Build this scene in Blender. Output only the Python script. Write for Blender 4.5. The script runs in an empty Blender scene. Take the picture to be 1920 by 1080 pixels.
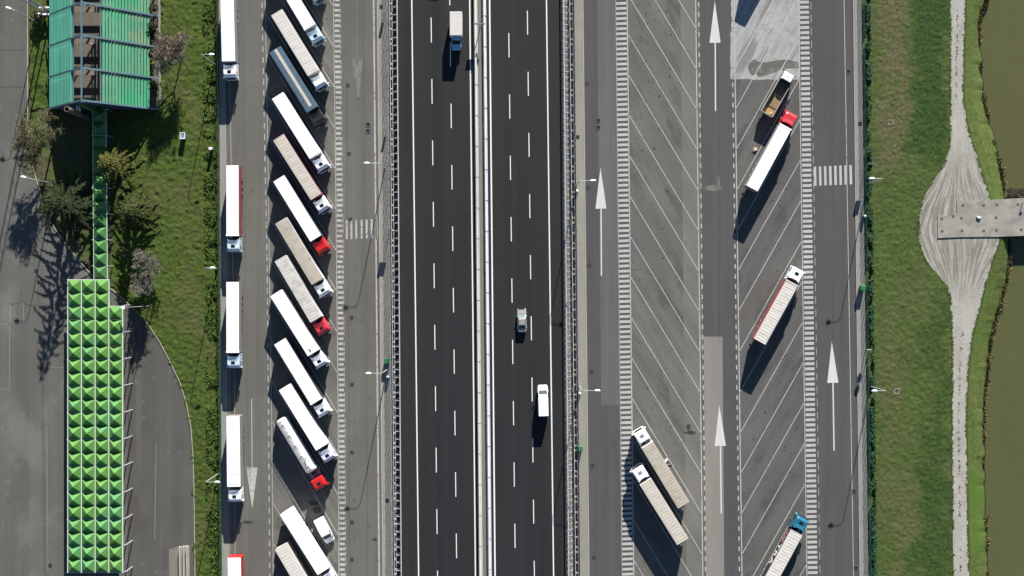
import bpy, bmesh, math, random
import numpy as np
from mathutils import Vector, Matrix

random.seed(7)
rng = np.random.default_rng(11)
PI = math.pi
scene = bpy.context.scene
COL = scene.collection
CAM_H = 250.0
SC = 9.6


def W(px, py, z=0.0):
    """world point at height z that stands where the survey photo shows (px, py)"""
    k = (CAM_H - z) / CAM_H / SC
    return Vector(((px - 960) * k, (540 - py) * k, z))


# ------------------------------------------------------------------ materials
MATS = {}


def surf(name, base, layers=(), blots=(), rough=0.9, spec=0.25, bump=0.0, bump_scale=6.0, metal=0.0, coord='world', coat=0.0):
    if name in MATS:
        return MATS[name]
    m = bpy.data.materials.new(name)
    m.use_nodes = True
    nt = m.node_tree
    N, L = nt.nodes, nt.links
    b = N['Principled BSDF']
    b.inputs['Roughness'].default_value = rough
    b.inputs['Specular IOR Level'].default_value = spec
    b.inputs['Metallic'].default_value = metal
    b.inputs['Coat Weight'].default_value = coat
    b.inputs['Base Color'].default_value = (*base, 1)
    if coord == 'world':
        src = N.new('ShaderNodeNewGeometry').outputs['Position']
    else:
        src = N.new('ShaderNodeTexCoord').outputs['Object']

    def noise(sx, sy, rot, detail, sz=None):
        mp = N.new('ShaderNodeMapping')
        mp.vector_type = 'POINT'
        r0 = N.new('ShaderNodeVectorRotate')
        r0.rotation_type = 'Z_AXIS'
        r0.inputs['Angle'].default_value = math.radians(rot)
        L.new(src, r0.inputs['Vector'])
        L.new(r0.outputs[0], mp.inputs['Vector'])
        mp.inputs['Scale'].default_value = (sx, sy, sz if sz is not None else max(sx, sy))
        mp.inputs['Location'].default_value = (random.uniform(-50, 50), random.uniform(-50, 50), 0)
        n = N.new('ShaderNodeTexNoise')
        n.inputs['Scale'].default_value = 1.0
        n.inputs['Detail'].default_value = detail
        n.inputs['Roughness'].default_value = 0.6
        L.new(mp.outputs[0], n.inputs['Vector'])
        return n.outputs['Fac']

    col = None
    if layers:
        acc = None
        for (sx, sy, rot, det, amp) in layers:
            f = noise(sx, sy, rot, det)
            ma = N.new('ShaderNodeMath')
            ma.operation = 'MULTIPLY_ADD'
            L.new(f, ma.inputs[0])
            ma.inputs[1].default_value = amp * 3.4
            if acc is None:
                ma.inputs[2].default_value = 1 - 1.7 * sum(l[4] for l in layers)
            else:
                L.new(acc, ma.inputs[2])
            acc = ma.outputs[0]
        sc = N.new('ShaderNodeVectorMath')
        sc.operation = 'SCALE'
        sc.inputs[0].default_value = base
        L.new(acc, sc.inputs['Scale'])
        col = sc.outputs[0]
    for (sx, sy, rot, det, lo, hi, c, strength) in blots:
        f = noise(sx, sy, rot, det)
        mr = N.new('ShaderNodeMapRange')
        mr.interpolation_type = 'SMOOTHSTEP'
        mr.inputs[1].default_value = lo
        mr.inputs[2].default_value = hi
        mr.inputs[3].default_value = 0
        mr.inputs[4].default_value = strength
        L.new(f, mr.inputs[0])
        mx = N.new('ShaderNodeMix')
        mx.data_type = 'RGBA'
        L.new(mr.outputs[0], mx.inputs['Factor'])
        if col is None:
            mx.inputs['A'].default_value = (*base, 1)
        else:
            L.new(col, mx.inputs['A'])
        mx.inputs['B'].default_value = (*c, 1)
        col = mx.outputs['Result']
    if col is not None:
        L.new(col, b.inputs['Base Color'])
    if bump:
        f = noise(bump_scale, bump_scale, 0, 3)
        bn = N.new('ShaderNodeBump')
        bn.inputs['Strength'].default_value = bump
        bn.inputs['Distance'].default_value = 0.1
        L.new(f, bn.inputs['Height'])
        L.new(bn.outputs[0], b.inputs['Normal'])
    MATS[name] = m
    return m


def paint(name, c, rough=0.35, dirt=0.05, coord='object', metal=0.0, spec=0.5, blots=()):
    return surf(name, c, layers=[(1.1, 1.1, 0, 4, dirt), (5, 0.6, 0, 2, dirt * 0.6)], rough=rough, spec=spec, coord=coord, metal=metal, blots=blots)


# asphalt and ground
M_MOTOR = surf('motorway asphalt', (0.0148, 0.0165, 0.0178), [(0.55, 0.006, 0, 3, 0.30), (0.09, 0.03, 0, 3, 0.12), (7, 7, 0, 2, 0.10), (2.2, 0.03, 0, 2, 0.07)],
               [(0.27, 0.004, 0, 2, 0.49, 0.60, (0.0195, 0.0178, 0.0168), 0.9), (1.1, 0.003, 0, 2, 0.53, 0.64, (0.020, 0.0215, 0.0225), 0.6)], rough=0.85, bump=0.15, bump_scale=14)
M_LANE_L = surf('old asphalt lane', (0.105, 0.103, 0.091), [(0.5, 0.012, 0, 4, 0.16), (0.06, 0.05, 0, 4, 0.16), (6, 6, 0, 2, 0.12), (2.5, 0.05, 0, 3, 0.07)],
                [(0.7, 0.4, 0, 4, 0.60, 0.72, (0.058, 0.055, 0.052), 0.55), (2.8, 1.4, 0, 3, 0.66, 0.74, (0.045, 0.043, 0.042), 0.5), (0.05, 0.05, 0, 3, 0.52, 0.7, (0.085, 0.083, 0.080), 0.6)], rough=0.9, bump=0.2, bump_scale=10)
M_BAY = surf('parking bay asphalt', (0.113, 0.110, 0.096), [(0.5, 0.035, -30, 4, 0.18), (0.08, 0.08, 0, 4, 0.14), (6, 6, 0, 2, 0.14), (1.1, 0.08, -30, 4, 0.14)],
             [(0.40, 0.13, -30, 5, 0.50, 0.68, (0.056, 0.053, 0.050), 0.65), (1.3, 0.9, -30, 4, 0.60, 0.70, (0.040, 0.038, 0.036), 0.6), (3.2, 3.2, 0, 3, 0.62, 0.70, (0.045, 0.043, 0.041), 0.6), (0.06, 0.03, 0, 3, 0.45, 0.62, (0.095, 0.093, 0.085), 0.7)],
             rough=0.9, bump=0.2, bump_scale=10)
M_BAY_R = surf('dark parking bay asphalt', (0.088, 0.0875, 0.083), [(0.5, 0.035, 29, 4, 0.2), (0.08, 0.08, 0, 4, 0.18), (6, 6, 0, 2, 0.12)],
               [(0.36, 0.12, 29, 5, 0.50, 0.68, (0.046, 0.045, 0.044), 0.65), (1.2, 0.8, 29, 4, 0.60, 0.70, (0.035, 0.034, 0.034), 0.6), (3.2, 3.2, 0, 3, 0.64, 0.72, (0.040, 0.039, 0.038), 0.5), (0.05, 0.05, 0, 3, 0.5, 0.7, (0.094, 0.089, 0.080), 0.6)],
               rough=0.9, bump=0.2, bump_scale=10)
M_LANE_R = surf('grey asphalt lane', (0.067, 0.067, 0.0665), [(0.6, 0.01, 0, 4, 0.16), (0.06, 0.03, 0, 4, 0.12), (6, 6, 0, 2, 0.12), (2.5, 0.04, 0, 3, 0.07)],
                [(0.5, 0.2, 0, 4, 0.60, 0.74, (0.050, 0.049, 0.049), 0.55), (2.8, 1.4, 0, 3, 0.67, 0.75, (0.040, 0.039, 0.039), 0.5)], rough=0.9, bump=0.2, bump_scale=10)
M_LANE_R2 = surf('paler relaid asphalt', (0.094, 0.094, 0.092), [(0.6, 0.01, 0, 4, 0.14), (0.06, 0.03, 0, 4, 0.1), (6, 6, 0, 2, 0.11), (3, 0.05, 0, 3, 0.08)], rough=0.9, bump=0.2, bump_scale=10)
M_PATCH = surf('beige relaid asphalt', (0.185, 0.178, 0.156), [(0.3, 0.04, 0, 4, 0.12), (6, 6, 0, 2, 0.10), (1.2, 1.2, 0, 3, 0.06)], rough=0.9, bump=0.15, bump_scale=10)
M_APRON = surf('pale concrete apron', (0.285, 0.285, 0.278), [(0.9, 0.05, 29, 4, 0.20), (0.2, 0.2, 0, 5, 0.16), (2.5, 2.5, 0, 4, 0.22)],
               [(0.30, 0.05, 29, 5, 0.53, 0.64, (0.14, 0.137, 0.125), 0.75), (0.5, 0.4, 0, 5, 0.54, 0.64, (0.19, 0.19, 0.18), 0.6), (1.6, 1.2, 0, 4, 0.6, 0.68, (0.2, 0.2, 0.19), 0.6)], rough=0.9)
M_LOT = surf('worn grey forecourt', (0.092, 0.091, 0.082), [(0.22, 0.01, 0, 4, 0.2), (0.07, 0.05, 0, 4, 0.14), (5, 5, 0, 2, 0.12), (1.3, 0.02, 0, 3, 0.08)],
             [(0.10, 0.06, 0, 4, 0.5, 0.65, (0.150, 0.146, 0.132), 0.6), (0.6, 0.3, 0, 4, 0.60, 0.72, (0.062, 0.06, 0.055), 0.5), (0.9, 0.7, 0, 3, 0.66, 0.70, (0.16, 0.155, 0.14), 0.5)], rough=0.9, bump=0.2, bump_scale=9)
M_LOT2 = surf('brown grey forecourt', (0.079, 0.078, 0.070), [(0.3, 0.01, 0, 4, 0.16), (0.07, 0.05, 0, 4, 0.14), (5, 5, 0, 2, 0.12)],
              [(0.9, 0.03, 0, 3, 0.56, 0.70, (0.105, 0.10, 0.092), 0.6), (0.8, 0.5, 0, 4, 0.62, 0.68, (0.14, 0.132, 0.12), 0.6), (0.15, 0.06, 0, 4, 0.5, 0.65, (0.066, 0.060, 0.055), 0.7)], rough=0.9, bump=0.2, bump_scale=9)
M_PAVE = surf('pale concrete pavement', (0.225, 0.215, 0.180), [(0.6, 0.05, 0, 4, 0.12), (0.1, 0.1, 0, 4, 0.12), (5, 5, 0, 3, 0.12)],
              [(0.8, 0.3, 0, 4, 0.6, 0.75, (0.14, 0.13, 0.105), 0.6)], rough=0.9)
M_PAVE_G = surf('grey concrete pavement', (0.215, 0.215, 0.195), [(0.6, 0.05, 0, 4, 0.12), (0.1, 0.1, 0, 4, 0.12), (5, 5, 0, 3, 0.12)],
                [(0.8, 0.3, 0, 4, 0.6, 0.75, (0.12, 0.115, 0.10), 0.6)], rough=0.9)
M_KERB = surf('kerb stone', (0.30, 0.28, 0.24), [(2, 0.4, 0, 3, 0.2), (8, 8, 0, 2, 0.1)], rough=0.9)
M_MEDIAN = surf('tan median soil', (0.145, 0.138, 0.115), [(1.2, 0.05, 0, 4, 0.2), (4, 4, 0, 3, 0.2)], rough=0.95)
M_VERGE = surf('pale gravel verge', (0.25, 0.23, 0.19), [(1.5, 0.6, 0, 4, 0.3), (6, 6, 0, 3, 0.3)],
               [(1.4, 0.8, 0, 4, 0.56, 0.68, (0.10, 0.085, 0.06), 0.8)], rough=0.95, bump=0.5, bump_scale=6)
M_VERGE_D = surf('dark soil verge', (0.040, 0.036, 0.032), [(1.5, 0.6, 0, 4, 0.3), (6, 6, 0, 3, 0.3)], [(2.0, 1.4, 0, 4, 0.58, 0.68, (0.09, 0.08, 0.065), 0.7)], rough=0.95)
M_STAIN = surf('dark oil stain', (0.040, 0.038, 0.035), [(1.5, 1.5, 0, 4, 0.3)], rough=0.75)
M_STAIN_W = surf('damp stain', (0.098, 0.095, 0.083), [(1.2, 0.8, 0, 4, 0.30), (6, 6, 0, 3, 0.12)], [(0.35, 0.5, 0, 5, 0.5, 0.62, (0.16, 0.157, 0.145), 0.7)], rough=0.8)
M_SEAM = surf('tar seam', (0.036, 0.035, 0.034), rough=0.8)
M_SEAM_L = surf('pale joint', (0.17, 0.165, 0.15), rough=0.9)
M_LINE = surf('white road paint', (0.36, 0.36, 0.345), [(3, 3, 0, 4, 0.12), (.3, .1, 0, 3, .1)], [(1.3, 1.3, 0, 5, 0.54, 0.68, (0.13, 0.13, 0.125), 0.75)], rough=0.7)
M_LINE_B = surf('bright road paint', (0.62, 0.62, 0.60), [(6, 6, 0, 3, 0.06)], rough=0.6)
M_LINE_W = surf('worn road paint', (0.33, 0.33, 0.31), [(2.5, 2.5, 0, 5, 0.30), (0.3, 0.1, 0, 3, 0.2)],
                [(1.4, 1.4, 0, 4, 0.54, 0.66, (0.13, 0.128, 0.12), 0.9)], rough=0.8)
M_LINE_M = surf('aged road paint', (0.30, 0.297, 0.278), [(2.5, 2.5, 0, 5, 0.22), (0.3, 0.1, 0, 3, 0.15)],
                [(1.8, 1.8, 0, 4, 0.58, 0.72, (0.15, 0.148, 0.14), 0.8)], rough=0.8)
M_LINE_F = surf('faded road paint', (0.155, 0.153, 0.145), [(2.5, 2.5, 0, 5, 0.25)], [(1.0, 1.0, 0, 4, 0.5, 0.6, (0.11, 0.107, 0.1), 0.9)], rough=0.85)
M_TRACK = None  # below
M_CONC = surf('weathered concrete', (0.25, 0.24, 0.205), [(0.3, 0.3, 0, 5, 0.28), (4, 4, 0, 3, 0.12)], [(0.35, 0.35, 0, 4, 0.5, 0.68, (0.17, 0.165, 0.155), 0.7)], rough=0.9)
M_RUST = surf('rust spot', (0.10, 0.075, 0.06), [(5, 5, 0, 3, 0.3)], rough=0.9)
M_IRON = surf('dark cast iron', (0.042, 0.041, 0.040), [(9, 9, 0, 2, 0.3)], rough=0.7, metal=0.2)
M_STEEL = surf('galvanised steel', (0.55, 0.57, 0.60), [(0.4, 0.4, 0, 3, 0.12), (3, 3, 0, 3, 0.1)], rough=0.45, metal=0.4, spec=0.5)
M_STEEL_D = surf('dull blue grey steel', (0.24, 0.27, 0.33), [(2, 2, 0, 3, 0.15)], rough=0.55, metal=0.3)
M_BARRIER = surf('pale barrier concrete', (0.52, 0.515, 0.485), [(0.9, 0.08, 0, 4, 0.22), (3, 3, 0, 3, 0.12)], [(2.5, 0.15, 0, 4, 0.55, 0.7, (0.26, 0.24, 0.2), 0.6)], rough=0.8)
M_BARRIER_W = surf('white barrier steel', (0.62, 0.63, 0.65), [(0.9, 0.08, 0, 4, 0.14), (3, 3, 0, 3, 0.1)], [(2.5, 0.15, 0, 4, 0.62, 0.74, (0.36, 0.36, 0.37), 0.6)], rough=0.6)
M_WOODP = surf('pale spacer plates', (0.36, 0.34, 0.29), [(3, 3, 0, 3, 0.2)], rough=0.8)
M_FENCE = surf('green fence wire', (0.03, 0.09, 0.06), rough=0.6)
M_POLE = surf('pale lamp pole', (0.42, 0.43, 0.43), [(2, 2, 0, 3, 0.1)], rough=0.5, metal=0.3)
M_LAMPHEAD = surf('white lamp housing', (0.82, 0.82, 0.82), rough=0.4)
M_GLASSLENS = surf('lamp lens', (0.55, 0.55, 0.52), rough=0.2)
M_GREENBIN = surf('green plastic', (0.03, 0.14, 0.06), [(2, 2, 0, 3, 0.15)], rough=0.5)
M_BLACK = surf('black rubber', (0.018, 0.018, 0.019), rough=0.85)
M_DARK = surf('dark chassis paint', (0.03, 0.031, 0.034), [(3, 3, 0, 3, 0.2)], rough=0.7)
M_GLASS = surf('dark vehicle glass', (0.012, 0.014, 0.018), rough=0.08, spec=0.6)
M_GLASS_L = surf('tinted glass reflecting sky', (0.05, 0.07, 0.075), rough=0.1, spec=0.7)
M_RIM = surf('wheel rim', (0.35, 0.35, 0.36), rough=0.4, metal=0.6)
M_LIGHT = surf('headlight lens', (0.65, 0.66, 0.68), rough=0.15)
M_TAIL = surf('tail light lens', (0.35, 0.02, 0.02), rough=0.25)
M_CHROME = surf('brushed metal', (0.5, 0.5, 0.5), rough=0.35, metal=0.8)
M_BLUEBEAM = surf('blue grey steel beam', (0.095, 0.155, 0.185), [(1, 1, 0, 3, 0.15)], rough=0.5)
M_ROOFG = surf('green slat roof', (0.076, 0.255, 0.15), [(2.4, 0.12, 0, 4, 0.22), (0.15, 0.1, 0, 4, 0.16)],
               [(0.11, 0.16, 0, 4, 0.50, 0.66, (0.21, 0.25, 0.14), 0.55), (0.10, 0.09, 0, 3, 0.54, 0.66, (0.010, 0.30, 0.125), 0.55)], rough=0.55)
M_ROOFG2 = surf('blue green slat roof', (0.085, 0.31, 0.215), [(2.4, 0.12, 0, 4, 0.22), (0.15, 0.1, 0, 4, 0.14)], rough=0.5)
M_PYR = surf('green fibreglass pyramid', (0.080, 0.200, 0.045), [(0.6, 3.0, 0, 4, 0.20), (4, 4, 0, 3, 0.12), (.15, .15, 0, 3, .14)],
             [(0.5, 4.0, 0, 3, 0.57, 0.70, (0.17, 0.24, 0.09), 0.5), (0.12, 0.12, 0, 3, 0.52, 0.66, (0.06, 0.22, 0.10), 0.5)], rough=0.45)
M_PYR_D = surf('dark green fibreglass pyramid', (0.05, 0.15, 0.04), [(0.6, 3.0, 0, 4, 0.14), (4, 4, 0, 3, 0.08)], rough=0.45)  # for the walkway, tree shade is put into this darker green
M_WHITEFRAME = surf('white frame strips', (0.60, 0.64, 0.60), [(3, 3, 0, 2, 0.1)], rough=0.5)
M_PAVEDFLOOR = surf('brown paved floor', (0.115, 0.098, 0.080), [(3, 3, 0, 3, 0.2), (0.5, 0.5, 0, 3, 0.14)], rough=0.9)
M_BROWNPIPE = surf('weathered brown pipe', (0.12, 0.108, 0.088), [(2, 2, 0, 4, 0.25)], rough=0.8)
M_BARK = surf('grey brown bark', (0.105, 0.085, 0.065), [(2, 2, 0, 3, 0.25)], rough=0.95)
M_TWIG_B = surf('brown twigs', (0.125, 0.115, 0.055), [(0.6, 0.6, 0, 3, 0.3)], rough=0.95)
M_TWIG_G = surf('grey twigs', (0.17, 0.16, 0.13), [(0.6, 0.6, 0, 3, 0.25)], rough=0.95)
M_TWIG_P = surf('pinkish twigs', (0.22, 0.175, 0.14), [(0.6, 0.6, 0, 3, 0.25)], rough=0.95)
M_NEEDLE_D = surf('dark conifer needles', (0.027, 0.040, 0.014), [(0.8, 0.8, 0, 3, 0.35), (3, 3, 0, 3, 0.25)], rough=0.9)
M_NEEDLE_Y = surf('yellow green conifer needles', (0.085, 0.092, 0.020), [(0.8, 0.8, 0, 3, 0.3), (3, 3, 0, 3, 0.25)], rough=0.9)
M_NEEDLE_M = surf('olive conifer needles', (0.052, 0.066, 0.018), [(0.8, 0.8, 0, 3, 0.35), (3, 3, 0, 3, 0.25)], rough=0.9)
M_IVY = surf('ivy leaves', (0.052, 0.090, 0.014), [(0.5, 0.5, 0, 4, 0.35), (3, 3, 0, 3, 0.3)], [(0.4, 0.25, 0, 3, 0.55, 0.7, (0.10, 0.14, 0.022), 0.6)], rough=0.85)
M_IVY_D = surf('dark ivy leaves', (0.030, 0.072, 0.034), [(0.5, 0.5, 0, 4, 0.35), (3, 3, 0, 3, 0.3)], [(0.4, 0.25, 0, 3, 0.56, 0.7, (0.055, 0.10, 0.020), 0.7)], rough=0.85)
M_BUSH_D = surf('dark shrub leaves', (0.030, 0.040, 0.014), [(0.6, 0.6, 0, 4, 0.35)], rough=0.9)
M_BUSH_L = surf('lime shrub leaves', (0.16, 0.24, 0.02), [(0.8, 0.8, 0, 4, 0.25)], rough=0.85)
M_REED = surf('dry reeds', (0.20, 0.16, 0.075), [(0.7, 0.7, 0, 4, 0.35)], [(0.25, 0.25, 0, 3, 0.5, 0.62, (0.05, 0.05, 0.02), 0.8)], rough=0.95)
M_MUD = surf('dark wet mud', (0.020, 0.019, 0.013), [(1, 1, 0, 4, 0.4)], rough=0.7)
M_WATER = surf('murky green water', (0.080, 0.086, 0.034), [(0.05, 0.02, 0, 4, 0.14), (0.6, 0.6, 0, 3, 0.03)], [(0.03, 0.015, 0, 3, 0.5, 0.66, (0.084, 0.085, 0.034), 0.8)], rough=0.2, spec=0.45, bump=0.18, bump_scale=1.1)
M_GRASS_L = surf('rough olive grass', (0.045, 0.070, 0.010), [(0.25, 0.18, 0, 5, 0.20), (1.9, 1.9, 0, 4, 0.55), (0.8, 0.8, 0, 3, 0.22)],
                 [(0.12, 0.08, 0, 4, 0.5, 0.64, (0.072, 0.074, 0.025), 0.55), (0.35, 0.25, 0, 4, 0.54, 0.7, (0.040, 0.074, 0.011), 0.8)], rough=0.95, bump=0.35, bump_scale=3)
M_GRASS_R = surf('rough green meadow', (0.052, 0.078, 0.017), [(0.25, 0.18, 0, 5, 0.20), (1.9, 1.9, 0, 4, 0.45), (0.8, 0.8, 0, 3, 0.2)],
                 [(0.10, 0.05, 0, 4, 0.47, 0.62, (0.072, 0.077, 0.027), 0.55), (0.2, 0.1, 0, 4, 0.52, 0.66, (0.048, 0.076, 0.016), 0.7)], rough=0.95, bump=0.35, bump_scale=3)


def meadow_material():
    """meadow whose deep green and dry brown growth follows two vertex masks"""
    m = M_GRASS_R.copy()
    m.name = 'patchy meadow'
    nt = m.node_tree
    N, L = nt.nodes, nt.links
    b = N['Principled BSDF']
    col = b.inputs['Base Color'].links[0].from_socket
    geo = N.new('ShaderNodeNewGeometry')
    nz = N.new('ShaderNodeTexNoise')
    nz.inputs['Scale'].default_value = 1.3
    nz.inputs['Detail'].default_value = 5
    L.new(geo.outputs['Position'], nz.inputs['Vector'])
    for (att, c) in (('dry_growth', (0.090, 0.080, 0.040)), ('deep_growth', (0.021, 0.049, 0.008))):
        at = N.new('ShaderNodeAttribute')
        at.attribute_name = att
        ad = N.new('ShaderNodeMath'); ad.operation = 'MULTIPLY_ADD'
        L.new(nz.outputs['Fac'], ad.inputs[0]); ad.inputs[1].default_value = 1.2
        L.new(at.outputs['Fac'], ad.inputs[2])
        mr = N.new('ShaderNodeMapRange')
        mr.inputs[1].default_value = 0.85; mr.inputs[2].default_value = 1.45; mr.inputs[4].default_value = 0.9
        L.new(ad.outputs[0], mr.inputs[0])
        sc = N.new('ShaderNodeVectorMath'); sc.operation = 'SCALE'
        sc.inputs[0].default_value = c
        mm = N.new('ShaderNodeMath'); mm.operation = 'MULTIPLY_ADD'
        n2 = N.new('ShaderNodeTexNoise')
        n2.inputs['Scale'].default_value = 2.4; n2.inputs['Detail'].default_value = 4
        L.new(geo.outputs['Position'], n2.inputs['Vector'])
        L.new(n2.outputs['Fac'], mm.inputs[0]); mm.inputs[1].default_value = 2.6; mm.inputs[2].default_value = -0.3
        L.new(mm.outputs[0], sc.inputs['Scale'])
        mx = N.new('ShaderNodeMix'); mx.data_type = 'RGBA'
        L.new(mr.outputs[0], mx.inputs['Factor']); L.new(col, mx.inputs['A']); L.new(sc.outputs[0], mx.inputs['B'])
        col = mx.outputs['Result']
    L.new(col, b.inputs['Base Color'])
    return m


M_MEADOW = meadow_material()
M_GRASS_BANK = surf('bright bank grass', (0.070, 0.095, 0.022), [(0.25, 0.1, 0, 5, 0.2), (2.2, 1.6, 0, 4, 0.5)],
                    [(0.09, 0.05, 0, 4, 0.5, 0.62, (0.060, 0.115, 0.015), 0.8), (0.5, 0.3, 0, 4, 0.6, 0.7, (0.13, 0.11, 0.05), 0.7)], rough=0.95, bump=0.5, bump_scale=3)
M_SOIL = surf('brown garden soil', (0.064, 0.062, 0.032), [(0.4, 0.4, 0, 5, 0.3), (3, 3, 0, 4, 0.3)], [(0.3, 0.3, 0, 4, 0.44, 0.58, (0.050, 0.080, 0.016), 0.85)], rough=0.95, bump=0.4, bump_scale=3)  # brown soil with patches of green growth


def track_material():
    m = surf('pale gravel track', (0.305, 0.295, 0.260), [(0.8, 0.05, 0, 4, 0.10), (0.4, 0.25, 0, 5, 0.20), (2.2, 2.2, 0, 4, 0.24)], rough=0.95, bump=0.2, bump_scale=8)
    nt = m.node_tree
    N, L = nt.nodes, nt.links
    b = N['Principled BSDF']
    old = b.inputs['Base Color'].links[0].from_socket
    geo = N.new('ShaderNodeNewGeometry')
    sep = N.new('ShaderNodeSeparateXYZ')
    L.new(geo.outputs['Position'], sep.inputs[0])
    # mud ruts across the turning place
    mp = N.new('ShaderNodeMapping')
    mp.inputs['Scale'].default_value = (5.0, 0.11, 1)
    def mth(op, a_, b_=None, c_=None):
        q = N.new('ShaderNodeMath')
        q.operation = op
        for i_, v_ in enumerate((a_, b_, c_)):
            if v_ is None:
                continue
            if isinstance(v_, (int, float)):
                q.inputs[i_].default_value = v_
            else:
                L.new(v_, q.inputs[i_])
        return q.outputs[0]
    dy = mth('DIVIDE', mth('SUBTRACT', sep.outputs['Y'], 11.5), 8.5)
    wid = mth('MULTIPLY_ADD', mth('EXPONENT', mth('MULTIPLY', mth('MULTIPLY', dy, dy), -1.0)), 2.6, 1.0)
    flow = mth('DIVIDE', mth('SUBTRACT', sep.outputs['X'], 87.3), wid)
    cmb = N.new('ShaderNodeCombineXYZ')
    L.new(flow, cmb.inputs['X'])
    L.new(sep.outputs['Y'], cmb.inputs['Y'])
    L.new(cmb.outputs[0], mp.inputs['Vector'])
    n = N.new('ShaderNodeTexNoise')
    n.inputs['Scale'].default_value = 1
    n.inputs['Detail'].default_value = 6
    n.inputs['Roughness'].default_value = 0.7
    L.new(mp.outputs[0], n.inputs['Vector'])
    mr = N.new('ShaderNodeMapRange')
    mr.inputs[1].default_value = 0.44
    mr.inputs[2].default_value = 0.55
    L.new(n.outputs['Fac'], mr.inputs[0])
    a = N.new('ShaderNodeMath'); a.operation = 'SUBTRACT'; a.inputs[1].default_value = 12.5
    L.new(sep.outputs['Y'], a.inputs[0])
    c = N.new('ShaderNodeMath'); c.operation = 'ABSOLUTE'
    L.new(a.outputs[0], c.inputs[0])
    mr2 = N.new('ShaderNodeMapRange')
    mr2.interpolation_type = 'SMOOTHSTEP'
    mr2.inputs[1].default_value = 9.0
    mr2.inputs[2].default_value = 17.0
    mr2.inputs[3].default_value = 0.72
    mr2.inputs[4].default_value = 0.0
    L.new(c.outputs[0], mr2.inputs[0])
    mu = N.new('ShaderNodeMath'); mu.operation = 'MULTIPLY'
    L.new(mr.outputs[0], mu.inputs[0]); L.new(mr2.outputs[0], mu.inputs[1])
    mx = N.new('ShaderNodeMix'); mx.data_type = 'RGBA'
    L.new(mu.outputs[0], mx.inputs['Factor'])
    L.new(old, mx.inputs['A'])
    mx.inputs['B'].default_value = (0.115, 0.105, 0.080, 1)
    L.new(mx.outputs['Result'], b.inputs['Base Color'])
    return m


M_TRACK = track_material()


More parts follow.
